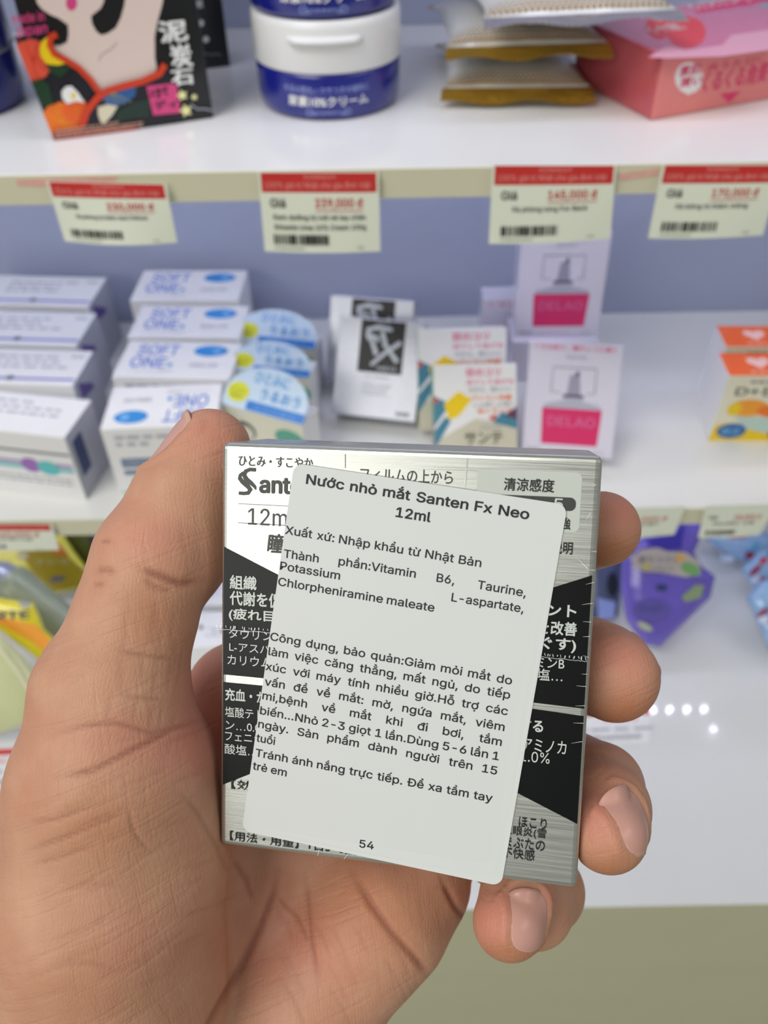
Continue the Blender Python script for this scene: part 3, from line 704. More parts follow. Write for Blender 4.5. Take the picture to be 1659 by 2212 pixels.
pc_box((940, 1010), (1118, 1005), (1035, 786), 38, 'front patterned eye drop box with dark characters, just above the held box', 4)

# pink bottle picture boxes
CRIM = mat('crimson_print', (222, 48, 110), .35); PALEP = mat('pale_lilac_card', (226, 222, 240), .22, coat=.8, noise=.02)
def perfume_box(c, sd):
    W, H_ = c.W, c.H; P = c.front(); X = lambda a: a * W; Y = lambda a: a * H_
    P.poly([(X(.21), Y(.10)), (X(.82), Y(.10)), (X(.84), Y(.42)), (X(.19), Y(.42))], CRIM)
    P.poly([(X(.19), Y(.42)), (X(.84), Y(.42)), (X(.80), Y(.46)), (X(.62), Y(.49)), (X(.62), Y(.53)), (X(.41), Y(.53)), (X(.41), Y(.49)), (X(.23), Y(.46))], mat('bottle_glass_print', (186, 186, 204), .3))
    P.rect(X(.40), Y(.52), X(.63), Y(.545), mat('bottle_collar_print', (96, 78, 112), .4)); P.poly([(X(.44), Y(.545)), (X(.59), Y(.545)), (X(.565), Y(.72)), (X(.465), Y(.72))], mat('bottle_cap_print', (160, 158, 182), .4))
    P.ell(X(.54), Y(.73), X(.022), Y(.022), mat('bottle_collar_print', (96, 78, 112), .4))
    fr = mat('frame_line', (120, 120, 140), .4)
    P.line([(X(.36), Y(.56)), (X(.27), Y(.56)), (X(.27), Y(.78)), (X(.74), Y(.78)), (X(.74), Y(.56)), (X(.66), Y(.56))], .0007, fr)
    P.text('DELAO', X(.26), Y(.26), X(.52), Y(.09), mat('rose_silver_print', (226, 110, 160), .35), .02)
    P.text('Santen', X(.06), Y(.03), X(.16), Y(.03), GREY, .01); P.text('サンテボーティエ', X(.30), Y(.03), X(.34), Y(.03), mat('rose_text', (232, 100, 150), .4), .0); P.text('12ml', X(.78), Y(.03), X(.12), Y(.03), LGREY)
    P.text('くすみ取り、瞳キレイに導く', X(.05), Y(.93), X(.88), Y(.045), mat('rose_text', (232, 100, 150), .4), .02); P.text('Sante', X(.40), Y(.86), X(.22), Y(.03), LGREY, .01)
    P.build('front_print', c.root)
c = lean_carton('eye_drop_box', (1125, 978), (1322, 992), (1208, 738), S2, .026, 36, [PALEP], 'white box picturing a pink bottle, leaning low beside the patterned boxes', 'box', 'boxes picturing a pink bottle'); perfume_box(c, 1)
zt = S2 + .066
c = Carton('eye_drop_box', *(onplane(1110, 727, Vector((0, .165, 0)), Vector((0, 1, 0)))), .068, .024, .085, -.02, math.radians(9), [PALEP], 'glossy white box picturing a pink bottle, upright above the leaning one', 'box', 'boxes picturing a pink bottle'); perfume_box(c, 2)
up = c
zb = up.M.translation.z
sup = Carton('eye_drop_box', up.M.translation.x - .002, .158, S2, .070, .040, zb - S2 - .0005, -.02, 0, [PALEP], 'white box hidden below the upright pink bottle box', 'box', 'boxes picturing a pink bottle')
a = ony(1040, 712, .20)
c = Carton('eye_drop_box', a.x, .205, S2, .055, .02, ony(1045, 645, .205).z - S2, .0, 0, [PALEP], 'pale box at the back, left of the upright pink bottle box', 'box')
P = c.front(); P.text('くすみ取り', .004, c.H * .85, .045, c.H * .08, mat('rose_text', (232, 100, 150), .4), .02); P.text('目薬', .022, c.H * .4, .02, c.H * .3, NAVYP, .02); P.build('front_print', c.root)

# vitamin boxes at the right
ORT = mat('orange_card', (244, 104, 40), .35); VC = mat('vitamin_card', (232, 228, 206), .4, noise=.03)
HD = .0600
def vit_box(y0, y1, x, label, D=None):
    c = Carton('vitamin_box', x, y0, S2, .085, y1 - y0, HD, -.05, 0, [VC, ORT, WHITE], label, 'box', 'vitamin boxes at the right border', faces={'z+': 1, 'x-': 2})
    W, D = c.W, c.D; P = c.top(); PT = mat('peach_text', (250, 176, 150), .4)
    t = [(0, -.9), (.95, .1), (.9, .7), (.5, .9), (.1, .65), (0, .5), (-.1, .65), (-.5, .9), (-.9, .7), (-.95, .1)]
    P.poly([(W * .30 + a * .0085, D * .55 + b * D * .26) for a, b in t], mat('pale_rose_print', (250, 206, 200), .4))
    P.text('ビタミン補給', W * .46, D * .55, W * .48, D * .22, PT, .02); P.greek(W * .2, D * .08, W * .95, D * .24, 1, PT, 4)
    P.build('top_print', c.root)
    P = c.front(); H_ = HD
    P.text('D+ビタミン', W * .10, H_ * .70, W * .85, H_ * .15, mat('dark_olive_print', (74, 76, 60), .4), .03); P.greek(W * .2, H_ * .88, W * .9, H_ * .94, 1, GREY, 3)
    P.poly([(W * .0, H_ * .0), (W, 0), (W, H_ * .06), (W * .5, H_ * .12), (W * .12, H_ * .28), (W * .02, H_ * .24)], YEL)
    P.ell(W * .26, H_ * .52, W * .17, H_ * .13, mat('amber_print', (244, 160, 40), .4)); P.ell(W * .14, H_ * .50, W * .06, H_ * .10, YEL); P.ell(W * .50, H_ * .48, W * .16, H_ * .10, ORNG); P.ell(W * .74, H_ * .50, W * .12, H_ * .07, mat('leaf_green_print', (60, 150, 80), .4))
    P.poly([(W * .16, H_ * .38), (W * .95, H_ * .38), (W * .8, H_ * .2), (W * .5, H_ * .13), (W * .3, H_ * .2)], mat('bowl_print', (190, 214, 206), .4))
    P.ell(W * .18, H_ * .16, W * .13, H_ * .12, mat('cobalt_print', (54, 110, 170), .4)); P.text('B2', W * .10, H_ * .11, W * .15, H_ * .09, BLUEO2, .02)
    P.ell(W * .66, H_ * .12, W * .15, H_ * .11, mat('brick_print', (206, 76, 78), .4)); P.text('K', W * .62, H_ * .08, W * .07, H_ * .08, mat('peach_text', (250, 176, 150), .4), .02)
    P.build('front_print', c.root)
q = onz(1575, 811, S2 + HD); q1 = onz(1570, 761, S2 + HD); q2 = onz(1566, 749, S2 + HD); q3 = onz(1558, 703, S2 + HD)
vit_box(q.y, q1.y, q.x, 'orange topped vitamin box with a fruit bowl, front one at the right border')
vit_box(q2.y, q3.y, q2.x + .001, 'orange topped vitamin box with a heart, behind the fruit bowl one')

# ================================================================== base shelf goods
def slab(name, pts, o, n, th, mats, label, cat, group=None, bulge=.3, cells=16, part='pouch_body'):
    """a thick pouch from an outline in its own plane: pts are pixels read on the plane through o with normal n"""
    n = n.normalized(); ex = Vector((1, 0, 0)); ex = (ex - n * ex.dot(n)).normalized(); ey = n.cross(ex); ey = ey if ey.z > 0 else -ey
    W3 = [onplane(u, v, o, n) for u, v in pts]; c = sum(W3, Vector()) / len(W3)
    P2 = [((w_ - c).dot(ex), (w_ - c).dot(ey)) for w_ in W3]
    M = Matrix(((ex.x, ey.x, n.x, c.x), (ex.y, ey.y, n.y, c.y), (ex.z, ey.z, n.z, c.z), (0, 0, 0, 1)))
    r = empty(name, M, label, cat, group)
    # dense outline, rings shrinking to the centre with a bulging profile on both sides
    D = []
    for k in range(len(P2)):
        a, b_ = Vector(P2[k]), Vector(P2[(k + 1) % len(P2)])
        for j in range(6): D.append(a.lerp(b_, j / 6))
    K = len(D); v, f = [], []
    rings = [(1, 0), (.985, .25), (.93, .55), (.8, .85), (.55, 1), (.25, 1.05)]
    for s in (1, -1):
        for sc, h in rings:
            for p_ in D: v.append((p_.x * sc, p_.y * sc, s * th / 2 * h))
        v.append((0, 0, s * th / 2 * 1.06))
    Q = K * len(rings) + 1
    for si, s in enumerate((1, -1)):
        for j in range(len(rings) - 1):
            for k in range(K):
                a, b_, c_, d_ = [si * Q + x for x in (j * K + k, j * K + (k + 1) % K, (j + 1) * K + (k + 1) % K, (j + 1) * K + k)]
                f.append((a, b_, c_, d_) if s > 0 else (d_, c_, b_, a))
        for k in range(K):
            a, b_ = si * Q + (len(rings) - 1) * K + k, si * Q + (len(rings) - 1) * K + (k + 1) % K
            f.append((a, b_, si * Q + Q - 1))
    bm = bmesh.new(); me = mesh(part, v, f, mats, smooth=True); bm.from_mesh(me); bmesh.ops.remove_doubles(bm, verts=bm.verts, dist=1e-6); bmesh.ops.recalc_face_normals(bm, faces=bm.faces); bm.to_mesh(me); bm.free()
    link(part, me, r)
    I = M.inverted(); maxr = max(Vector(p_).length for p_ in P2)
    def inv(u, v_): q = I @ onplane(u, v_, c + n * th / 2 * .9, n); return (q.x, q.y)
    return r, Print(lambda a, b_, h: Vector((a, b_, th / 2 * 1.08 + h)), .00006, inv)
VLEAN = Vector((-.10, -.80, .60))
# purple refill pouch
PUR = mat('purple_film', (104, 88, 190), .22, coat=.6, noise=.18, nscale=45, bump=.5, bscale=90); PUR2 = mat('deep_violet_film', (58, 46, 170), .25, coat=.5)
o = onz(1390, 1392, S3 + .022)
r, P = slab('refill_pouch', [(1343, 1215), (1356, 1180), (1395, 1158), (1455, 1150), (1478, 1112), (1522, 1108), (1512, 1160), (1498, 1190), (1518, 1225), (1545, 1244), (1534, 1290), (1480, 1345), (1425, 1398), (1388, 1392), (1352, 1340), (1340, 1270)], o, VLEAN, .024, [PUR], 'purple refill pouch with a cream label and green leaf, behind the index and middle fingertips', 'pouch')
P.poly([(1384, 1166), (1458, 1152), (1480, 1118), (1470, 1184), (1430, 1188)], PUR2, True)
P.poly([(1360, 1205), (1340 + 44, 1186), (1420, 1182), (1440, 1190), (1480, 1192), (1510, 1212), (1512, 1240), (1480, 1246), (1430, 1236), (1390, 1234), (1368, 1222)], mat('pale_khaki_label', (186, 176, 172), .4), True)
P.ell(1468, 1204, 11, 9, mat('apricot_print', (214, 170, 90), .4), True); P.ell(1490, 1228, 22, 13, mat('leaf_print', (116, 170, 104), .4), True, rot=.4)
P.textpx('香りつづく', 1378, 1462, 1200, 1216, GREY, .02); P.textpx('やわらか仕上げ', 1385, 1455, 1222, 1232, GREY, .01)
P.ell(1395, 1222, 8, 8, mat('pale_gold_print', (200, 186, 100), .4), True)
P.poly([(1500, 1262), (1520, 1262), (1512, 1290), (1480, 1300), (1470, 1288)], mat('sage_print', (136, 154, 120), .4), True)
P.ell(1428, 1268, 12, 7, NAVYP, True); P.ell(1392, 1352, 18, 7, mat('pale_sage_print', (170, 176, 150), .4), True, rot=.5)
P.ell(1405, 1318, 40, 24, mat('mid_violet_print', (90, 80, 160), .4), True); P.textpx('ラベンダー', 1378, 1432, 1304, 1322, NAVYP, .01)
P.build('label_print', r)
# dark pack left of it
o = onz(1310, 1330, S3 + .02)
r, P = slab('refill_pouch', [(1262, 1185), (1340, 1180), (1346, 1240), (1335, 1330), (1300, 1345), (1262, 1340)], o + Vector((0, .02, 0)), VLEAN, .02, [mat('slate_film', (74, 84, 120), .3, coat=.4, noise=.3, nscale=60)], 'dark slate refill pouch between the index and middle fingertips', 'pouch')
P.ell(1322, 1262, 12, 26, mat('ink_print', (18, 22, 42), .4), True); P.poly([(1290, 1290), (1330, 1300), (1325, 1335), (1292, 1338)], mat('pale_blue_film', (140, 156, 220), .3), True); P.build('label_print', r)
# red and blue candy packs at the right border
for k, (pts, zz, lb) in enumerate((
    ([(1612, 1290), (1640, 1255), (1720, 1240), (1760, 1330), (1740, 1430), (1660, 1400)], .015, 'glossy red and blue wrapped pack at the right border, nearest one'),
    ([(1600, 1230), (1640, 1190), (1730, 1180), (1740, 1260), (1640, 1290)], .02, 'glossy red and blue wrapped pack at the right border, middle one'),
    ([(1525, 1164), (1560, 1150), (1665, 1150), (1670, 1210), (1600, 1215), (1560, 1195)], .02, 'glossy red and blue wrapped pack behind the right price tag'))):
    o = onz(pts[0][0], max(v for u, v in pts), S3 + zz)
    r, P = slab('wrapped_pack', pts, o + Vector((0, .012 * k, 0)), Vector((-.1, -.55, .85)), .018, [mat('clear_blue_film', (150, 186, 226), .18, coat=.7, noise=.25, nscale=70, bump=.5, bscale=80)], lb, 'pack', 'red and blue wrapped packs')
    cu = sum(u for u, v in pts) / len(pts); cv = sum(v for u, v in pts) / len(pts); rr = random.Random(k)
    for j in range(9):
        P.ell(cu + rr.uniform(-42, 42), cv + rr.uniform(-34, 34), rr.uniform(8, 18), rr.uniform(5, 9), [mat('wine_print', (150, 40, 84), .4), mat('cyan_print', (70, 160, 204), .4), mat('ruby_print', (196, 36, 60), .4), mat('ice_print', (200, 214, 240), .3)][j % 4], True, rot=rr.uniform(-1, .2), n=10)
    P.build('wrapper_print', r)
# left: yellow box, spray bottle, yellow pack, pale pack
YB = mat('yellow_card', (214, 204, 26), .3, coat=.5, noise=.12, nscale=40)
vl = Vector((.12, -.80, .60))
o = onz(110, 1300, S3 + .02)
r, P = slab('yellow_pack', [(-60, 1138), (128, 1142), (160, 1190), (197, 1238), (190, 1270), (112, 1282), (60, 1240), (-60, 1230)], o + Vector((0, .03, 0)), vl, .016, [YB], 'yellow pack with an olive lower part behind the spray bottle', 'pack')
P.poly([(40, 1188), (130, 1188), (196, 1242), (192, 1262), (120, 1276), (70, 1232)], mat('olive_card', (160, 138, 22), .4), True); P.poly([(110, 1246), (142, 1243), (140, 1252), (112, 1258)], mat('slate_print', (90, 96, 120), .4), True)
P.poly([(126, 1170), (150, 1200), (110, 1196)], mat('rust_print', (196, 110, 40), .4), True); P.ell(50, 1200, 12, 8, mat('sand_print', (196, 186, 150), .4), True); P.textpx('クリーム', 80, 150, 1206, 1220, mat('sand_print', (196, 186, 150), .4), .02); P.build('label_print', r)
o = onz(170, 1330, S3 + .02) + Vector((0, .035, 0))
r, P = slab('dark_pack', [(132, 1144), (250, 1140), (300, 1200), (260, 1300), (215, 1330), (160, 1300), (190, 1240)], o + Vector((0, .05, 0)), vl, .016, [mat('black_pack_film', (34, 34, 40), .3, coat=.5, noise=.3)], 'black pack with an olive stripe beside the yellow one', 'pack')
P.poly([(140, 1146), (184, 1146), (206, 1200), (190, 1215), (158, 1172)], mat('moss_green_print', (80, 84, 14), .4), True); P.ell(208, 1188, 8, 6, LGREY, True); P.build('label_print', r)
# spray bottle lying towards the viewer
GB = mat('sage_plastic', (150, 158, 132), .25, coat=.5); 
base = onz(190, 1395, S3 + .019); capc = ony(8, 1248, .02)
capc = onz(8, 1248, S3 + .075)
ax = (capc - base); Lb = ax.length; rot = ax.to_track_quat('Z', 'Y').to_matrix().to_4x4()
r = empty('spray_bottle', Matrix.Translation(base) @ rot, 'sage green spray bottle with a clear silver dome cap at the left border', 'bottle')
link('bottle_body', lathe('bottle_body', [(0, -.004), (.014, -.003), (.018, .002), (.019, .01), (.0195, Lb * .6), (.0205, Lb * .86), (.0195, Lb * .95), (.016, Lb * .97)], GB, 48), r)
link('cap', lathe('cap', [(.0165, Lb * .965), (.0155, Lb), (.0145, Lb + .006), (.0115, Lb + .012), (.006, Lb + .0155), (0, Lb + .0165)], mat('clear_cap', (182, 186, 204), .12, metal=.5, coat=1), 48), r)
# bright yellow pack and pale pack
o = onz(60, 1440, S3 + .02) + Vector((0, -.03, .02))
r, P = slab('yellow_pouch', [(-60, 1288), (0, 1292), (72, 1304), (82, 1325), (95, 1360), (130, 1392), (112, 1432), (90, 1428), (40, 1392), (0, 1362), (-60, 1330)], o, vl, .014, [mat('lemon_film', (232, 216, 40), .25, coat=.6, noise=.1, nscale=50)], 'bright yellow pouch with dark letters in front of the spray bottle', 'pouch')
P.poly([(-60, 1322), (0, 1330), (78, 1350), (118, 1390), (106, 1412), (60, 1380), (0, 1348)], mat('amber_print', (244, 160, 40), .4), True); P.textpx('ARTE', -40, 66, 1322, 1340, NAVYP, .03); P.poly([(40, 1296), (68, 1303), (60, 1314), (44, 1308)], LGREY, True); P.build('label_print', r)
o = onz(40, 1590, S3 + .02)
r, P = slab('pale_pouch', [(-80, 1340), (0, 1372), (50, 1420), (90, 1470), (70, 1560), (-10, 1590), (-80, 1590)], o, vl, .018, [mat('pale_lime_film', (206, 210, 160), .3, coat=.5, noise=.1, nscale=40, bump=.3, bscale=60)], 'pale green glossy pouch lying at the left border beside the thumb base', 'pouch')
P.line([(0, 1400), (40, 1450), (70, 1500)], .003, mat('pale_gold_film', (224, 220, 190), .3), True); P.build('label_print', r)
# white boxes seen between thumb and held box
for k, (v0, v1, y, D) in enumerate(((1200, 1310, .085, .055), (1318, 1400, .02, .055))):
    a = onz(370, v1 + (0), S3 + .03); 
    c = Carton('white_box', a.x, a.y, S3, .11, (onz(370, v0, S3 + .03).y - a.y) * .94, .03, .01, 0, [WHITE], ('rear', 'front')[k] + ' white box with dark dots seen between the thumb and the held box', 'box', 'white dotted boxes on the base shelf')
    P = c.top()
    for cx, cy in (((443, 1262), (460, 1272)), ((434, 1355), (480, 1362)))[k]: P.ell(cx, cy, 5, 5, mat('brown_dot', (120, 90, 84), .4), True)
    P.text('エステ', .03, .012, .06, .012, LGREY); P.build('top_print', c.root)
# ================================================================== the held silver box
# measured pose: camera-space corner (mm right, down, forward), axes along the width and down the height
HA = Vector((.98440, 0, -.17)).normalized()
_px = [(478, 955), (1303, 985), (1228, 1920), (458, 1825)]
def _pose(px):
    A = []
    for (x, y), (u, v) in zip(((0, 0), (1, 0), (1, 1), (0, 1)), px):
        u, v = (u - CU) / F_PX, (v - CV) / F_PX
        A.append([x, y, 1, 0, 0, 0, -u * x, -u * y, -u]); A.append([0, 0, 0, x, y, 1, -v * x, -v * y, -v])
    h = np.linalg.svd(np.array(A))[2][-1].reshape(3, 3)
    if h[2, 2] < 0: h = -h
    a, b_, t = h.T; k = .064 / np.linalg.norm(a)
    return a * k, b_ * k, t * k
_a, _b, _t = _pose(_px)
tw = lambda q: RT * q[0] - UP * q[1] + FW * q[2]
ea = tw(_a).normalized(); eb = tw(_b); eb = (eb - ea * eb.dot(ea)); BH = eb.length; eb.normalize(); BW = .064; BD = .0235
en = ea.cross(-eb)                      # outward normal of the front (towards the viewer)
if en.dot(FW) > 0: en = -en
TLc = CAM + tw(_t)
orig = TLc + eb * BH                    # front-bottom-left corner
XA, ZA = ea, -eb; YA = ZA.cross(XA)     # y goes away from the viewer
HM = Matrix(((XA.x, YA.x, ZA.x, orig.x), (XA.y, YA.y, ZA.y, orig.y), (XA.z, YA.z, ZA.z, orig.z), (0, 0, 0, 1)))
HI = HM.inverted()
hero = empty('eye_drop_box', HM, 'silver and black eye drop box held in the hand, covered by a large white sticker', 'box')
def brushed_hero():
    m = brushed('brushed_foil_card', (206, 208, 202), .30, metal=.92)
    return m
M_HERO = brushed_hero()
link('carton', box_mesh('carton', 0, 0, 0, BW, BD, BH, [M_HERO], .0011, 4), hero)
def hinv(u, v):
    q = HI @ onplane(u, v, orig, YA); return (q.x, q.z)
P = Print(lambda a, b, h: Vector((a, -h, b)), .00004, hinv)
HB = mat('black_foil_ink', (12, 15, 15), .3, spec=.22); HDK = mat('dark_grey_ink', (58, 62, 58), .4); HBK = mat('black_ink', (22, 24, 22), .4); HW = mat('silver_white_ink', (206, 212, 208), .35)
HWP = mat('pearl_panel_ink', (196, 202, 196), .4)
# black shapes
e = .0006
def PX(pts): return [hinv(*q) for q in pts]
l0 = hinv(470, 1180); l1 = hinv(650, 1267); l2 = hinv(640, 1472); l3 = hinv(462, 1455)
P.poly([(e, l0[1]), l1, l2, (e, l3[1])], HB, lay=1)
r0 = hinv(1283, 1243); r1 = hinv(1120, 1292); r2 = hinv(1090, 1510); r3 = hinv(1262, 1531)
P.poly([(BW - e, r0[1]), (BW - e, r3[1]), r2, r1], HB, lay=1); P.poly([l1, r1, r2, l2], HB, lay=1)
a0 = hinv(460, 1471); a1 = hinv(640, 1488); a2 = hinv(660, 1625); a3 = hinv(455, 1692)
P.poly([(e, a0[1]), a1, a2, (e, a3[1])], HB, lay=1)
b0 = hinv(1262, 1547); b1 = hinv(1090, 1522); b2 = hinv(1060, 1683); b3 = hinv(1230, 1778)
P.poly([(BW - e, b0[1]), b1, b2, (BW - e, b3[1])], HB, lay=1); P.poly([a1, b1, b2, a2], HB, lay=1)
_pn = P._add
def _fix(pts, faces, m, lay=None): _pn(pts, faces, m, lay or {'dark_grey_ink': 3, 'pearl_panel_ink': 2}.get(m.name, 4))
P._add = _fix
# dark rules
P.line([(746, 981), (746, 1011)], .00008, HDK, True)
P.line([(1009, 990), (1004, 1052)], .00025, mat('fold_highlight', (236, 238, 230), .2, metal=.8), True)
# white rounded panel
def rrect(x0, y0, x1, y1, r, n=6):
    o = []
    for cx, cy, s in ((x1 - r, y1 - r, 0), (x0 + r, y1 - r, 1), (x0 + r, y0 + r, 2), (x1 - r, y0 + r, 3)):
        for k in range(n + 1): t = (s + k / n) * math.pi / 2; o.append((cx + r * math.cos(t), cy + r * math.sin(t)))
    return o
q0 = hinv(1032, 1012); q1 = hinv(1252, 1150)
P.poly(rrect(q0[0], q1[1], q1[0] - .0001, q0[1], .0010), HWP)
q0 = hinv(1036, 1062); q1 = hinv(1243, 1107)
P.poly(rrect(q0[0], q1[1] + .0002, q1[0], q0[1] - .0003, (q0[1] - q1[1]) / 2 - .0004, 10), HDK)
for k in range(5): x = q0[0] + .002 + k * .0017; P.line([(x, q0[1] - .0005), (x - .0012, q1[1] + .0004)], .0001, HBK)
P.textpx('5', 1196, 1216, 1076, 1100, HW, .01)
P.textpx('清涼感度', 1088, 1197, 1031, 1059, HBK, .02); P.textpx('弱', 1040, 1066, 1112, 1138, HBK, .01); P.textpx('強', 1208, 1232, 1117, 1143, HBK, .02)
P.textpx('使用期限の説明', 1075, 1237, 1162, 1189, HBK, .02)
P.textpx('ひとみ・すこやか', 516, 676, 983, 1006, HDK, .008)
P.textpx('フィルムの上から', 778, 978, 1009, 1038, HDK, .008)
# logo: doubled S and letters
def spts(pts): return pts
P.line([(553, 1015), (540, 1014), (531, 1018), (527, 1026), (532, 1035), (543, 1044), (551, 1052), (553, 1058)], [.0006, .00062, .0007, .0008, .0008, .0007, .0005, .00015], HDK, True)
P.line([(525, 1019), (519, 1026), (518, 1033), (524, 1041), (535, 1050), (541, 1058), (536, 1065), (527, 1066), (516, 1065)], [.00015, .0005, .0007, .00075, .00078, .0008, .0007, .0006, .00056], HDK, True)
P.textpx('anten', 560, 678, 1030, 1065, HDK, .035)
# 12ml frame
f0 = hinv(515, 1088); f1 = hinv(660, 1137); lw = .00007
P.line([(f1[0], f0[1]), f0, (f0[0], f1[1]), (f1[0], f1[1])], lw, HDK)
P.textpx('12ml', 536, 634, 1097, 1133, HDK, .0)
P.textpx('瞳の疲れに', 577, 760, 1152, 1194, HDK, .03, ital=.12)
for t, u0, u1, v0, v1, bd in (('組織', 497, 555, 1241, 1271, .03), ('代謝を促し', 497, 636, 1275, 1306, .03), ('(疲れ目)', 495, 606, 1312, 1340, .03), ('タウリン…1.0%', 495, 662, 1356, 1377, .006), ('L-アスパラギン', 496, 656, 1385, 1406, .006), ('カリウム…1.0%', 492, 660, 1413, 1434, .006),
                        ('充血・かゆみ', 487, 622, 1485, 1512, .03), ('塩酸テトラ', 487, 590, 1525, 1547, .006), ('ン…0.05%', 488, 592, 1556, 1574, .004), ('フェニラミン', 487, 610, 1579, 1598, .006), ('酸塩…0.03%', 486, 618, 1605, 1627, .006),
                        ('ピント', 1148, 1245, 1300, 1327, .03), ('調節を改善', 1102, 1246, 1334, 1364, .03), ('ほぐす)', 1128, 1244, 1371, 1402, .03), ('タミンB', 1130, 1219, 1414, 1438, .006), ('酸塩…', 1130, 1215, 1440, 1466, .006),
                        ('する', 1122, 1173, 1551, 1577, .03), ('アミノカ', 1128, 1223, 1592, 1620, .006), ('1.0%', 1124, 1187, 1620, 1643, .004)):
    P.textpx(t, u0, u1, v0, v1, HW, bd)
for t, u0, u1, v0, v1 in (('【効能】', 500, 590, 1683, 1703), ('【用法・用量】1日5~6回', 497, 770, 1794, 1814), ('こと、ほこり', 1055, 1181, 1755, 1778), ('性眼炎(雪', 1084, 1180, 1780, 1803), ('・まぶたの', 1070, 1177, 1803, 1826), ('・不快感', 1068, 1155, 1826, 1849)):
    P.textpx(t, u0, u1, v0, v1, HBK, .008)
P.build('front_print', hero)
# shrink film: perforation scar, and wrinkles painted as pale glint lines
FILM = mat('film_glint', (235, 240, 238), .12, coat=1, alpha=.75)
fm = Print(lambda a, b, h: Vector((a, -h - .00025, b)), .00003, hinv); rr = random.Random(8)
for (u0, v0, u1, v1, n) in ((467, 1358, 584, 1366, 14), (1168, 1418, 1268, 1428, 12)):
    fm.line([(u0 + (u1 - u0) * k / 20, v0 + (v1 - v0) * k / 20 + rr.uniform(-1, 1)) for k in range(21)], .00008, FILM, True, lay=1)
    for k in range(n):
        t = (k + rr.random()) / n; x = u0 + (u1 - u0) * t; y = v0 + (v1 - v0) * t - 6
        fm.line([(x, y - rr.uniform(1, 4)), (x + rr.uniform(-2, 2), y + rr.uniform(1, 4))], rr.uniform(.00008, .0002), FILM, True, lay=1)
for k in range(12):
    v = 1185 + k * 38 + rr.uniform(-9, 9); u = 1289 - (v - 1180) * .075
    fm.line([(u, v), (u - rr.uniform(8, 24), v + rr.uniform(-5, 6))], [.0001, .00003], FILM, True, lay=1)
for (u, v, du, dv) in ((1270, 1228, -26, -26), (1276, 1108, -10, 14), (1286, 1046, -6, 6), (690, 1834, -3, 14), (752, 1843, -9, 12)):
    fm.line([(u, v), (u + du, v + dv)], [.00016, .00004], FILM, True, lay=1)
fm.build('film_scar_glints', hero)['kind'] = 'stuff'
# left edge: bright bevel of the film
# big white sticker
q = [hinv(637, 1000), hinv(1226, 1090), hinv(1083, 1910), hinv(524, 1792)]
q = [Vector(x) for x in q]; uw = (q[1] - q[0]).length; uh = (q[0] - q[3]).length
def flatp(x, y, h):
    lift = .00034 + max(0, .004 - y) ** 2 * 12
    return Vector((x, -lift - h, y))
def st(a, b, h):                       # sticker coordinates -> box coordinates, bottom edge lifted where it overhangs
    s_, t_ = a / uw, b / uh
    p_ = (q[3] * (1 - s_) + q[2] * s_) * (1 - t_) + (q[0] * (1 - s_) + q[1] * s_) * t_
    return flatp(p_.x, p_.y, h)
NX, NY = 24, 30; SR = .0017
out = rrect(0, 0, uw, uh, SR, 6)
v, f = [], []
n_ = len(out)
cent = (uw / 2, uh / 2)
rings = [1, .995, .97, .9, .75, .5, .25]
for hh in (.00008, 0):
    for s_ in rings:
        for (x, y) in out: v.append(st(cent[0] + (x - cent[0]) * s_, cent[1] + (y - cent[1]) * s_, hh))
    v.append(st(*cent, hh))
Q = n_ * len(rings) + 1
for si in (0, 1):
    for j in range(len(rings) - 1):
        for k in range(n_):
            t_ = [si * Q + x for x in (j * n_ + k, j * n_ + (k + 1) % n_, (j + 1) * n_ + (k + 1) % n_, (j + 1) * n_ + k)]
            f.append(tuple(t_ if si == 0 else t_[::-1]))
    for k in range(n_): t_ = [si * Q + (len(rings) - 1) * n_ + k, si * Q + (len(rings) - 1) * n_ + (k + 1) % n_, si * Q + Q - 1]; f.append(tuple(t_ if si == 0 else t_[::-1]))
for k in range(n_): f.append((k, Q + k, Q + (k + 1) % n_, (k + 1) % n_))
STK = mat('sticker_paper', (214, 217, 217), .42, noise=.012, nscale=120, spec=.35)
sticker = link('sticker', mesh('sticker', v, f, [STK]), hero)
sticker['label'] = 'white rounded sticker with Vietnamese text'
P = Print(lambda a, b, h: flatp(a, b, .00008 + h), .00004, hinv); _pn2 = P._add
P._add = lambda pts, faces, m, lay=None: _pn2(pts, faces, m, 1)
INK = mat('thermal_ink', (18, 18, 20), .5)
SZ = .00141
P.line_px('Nước nhỏ mắt Santen Fx Neo', (662, 1044), (1142, 1121), .00160, INK, .022, 1.24)
P.line_px('12ml', (855, 1115), (930, 1127), .00160, INK, .022, 1.2)
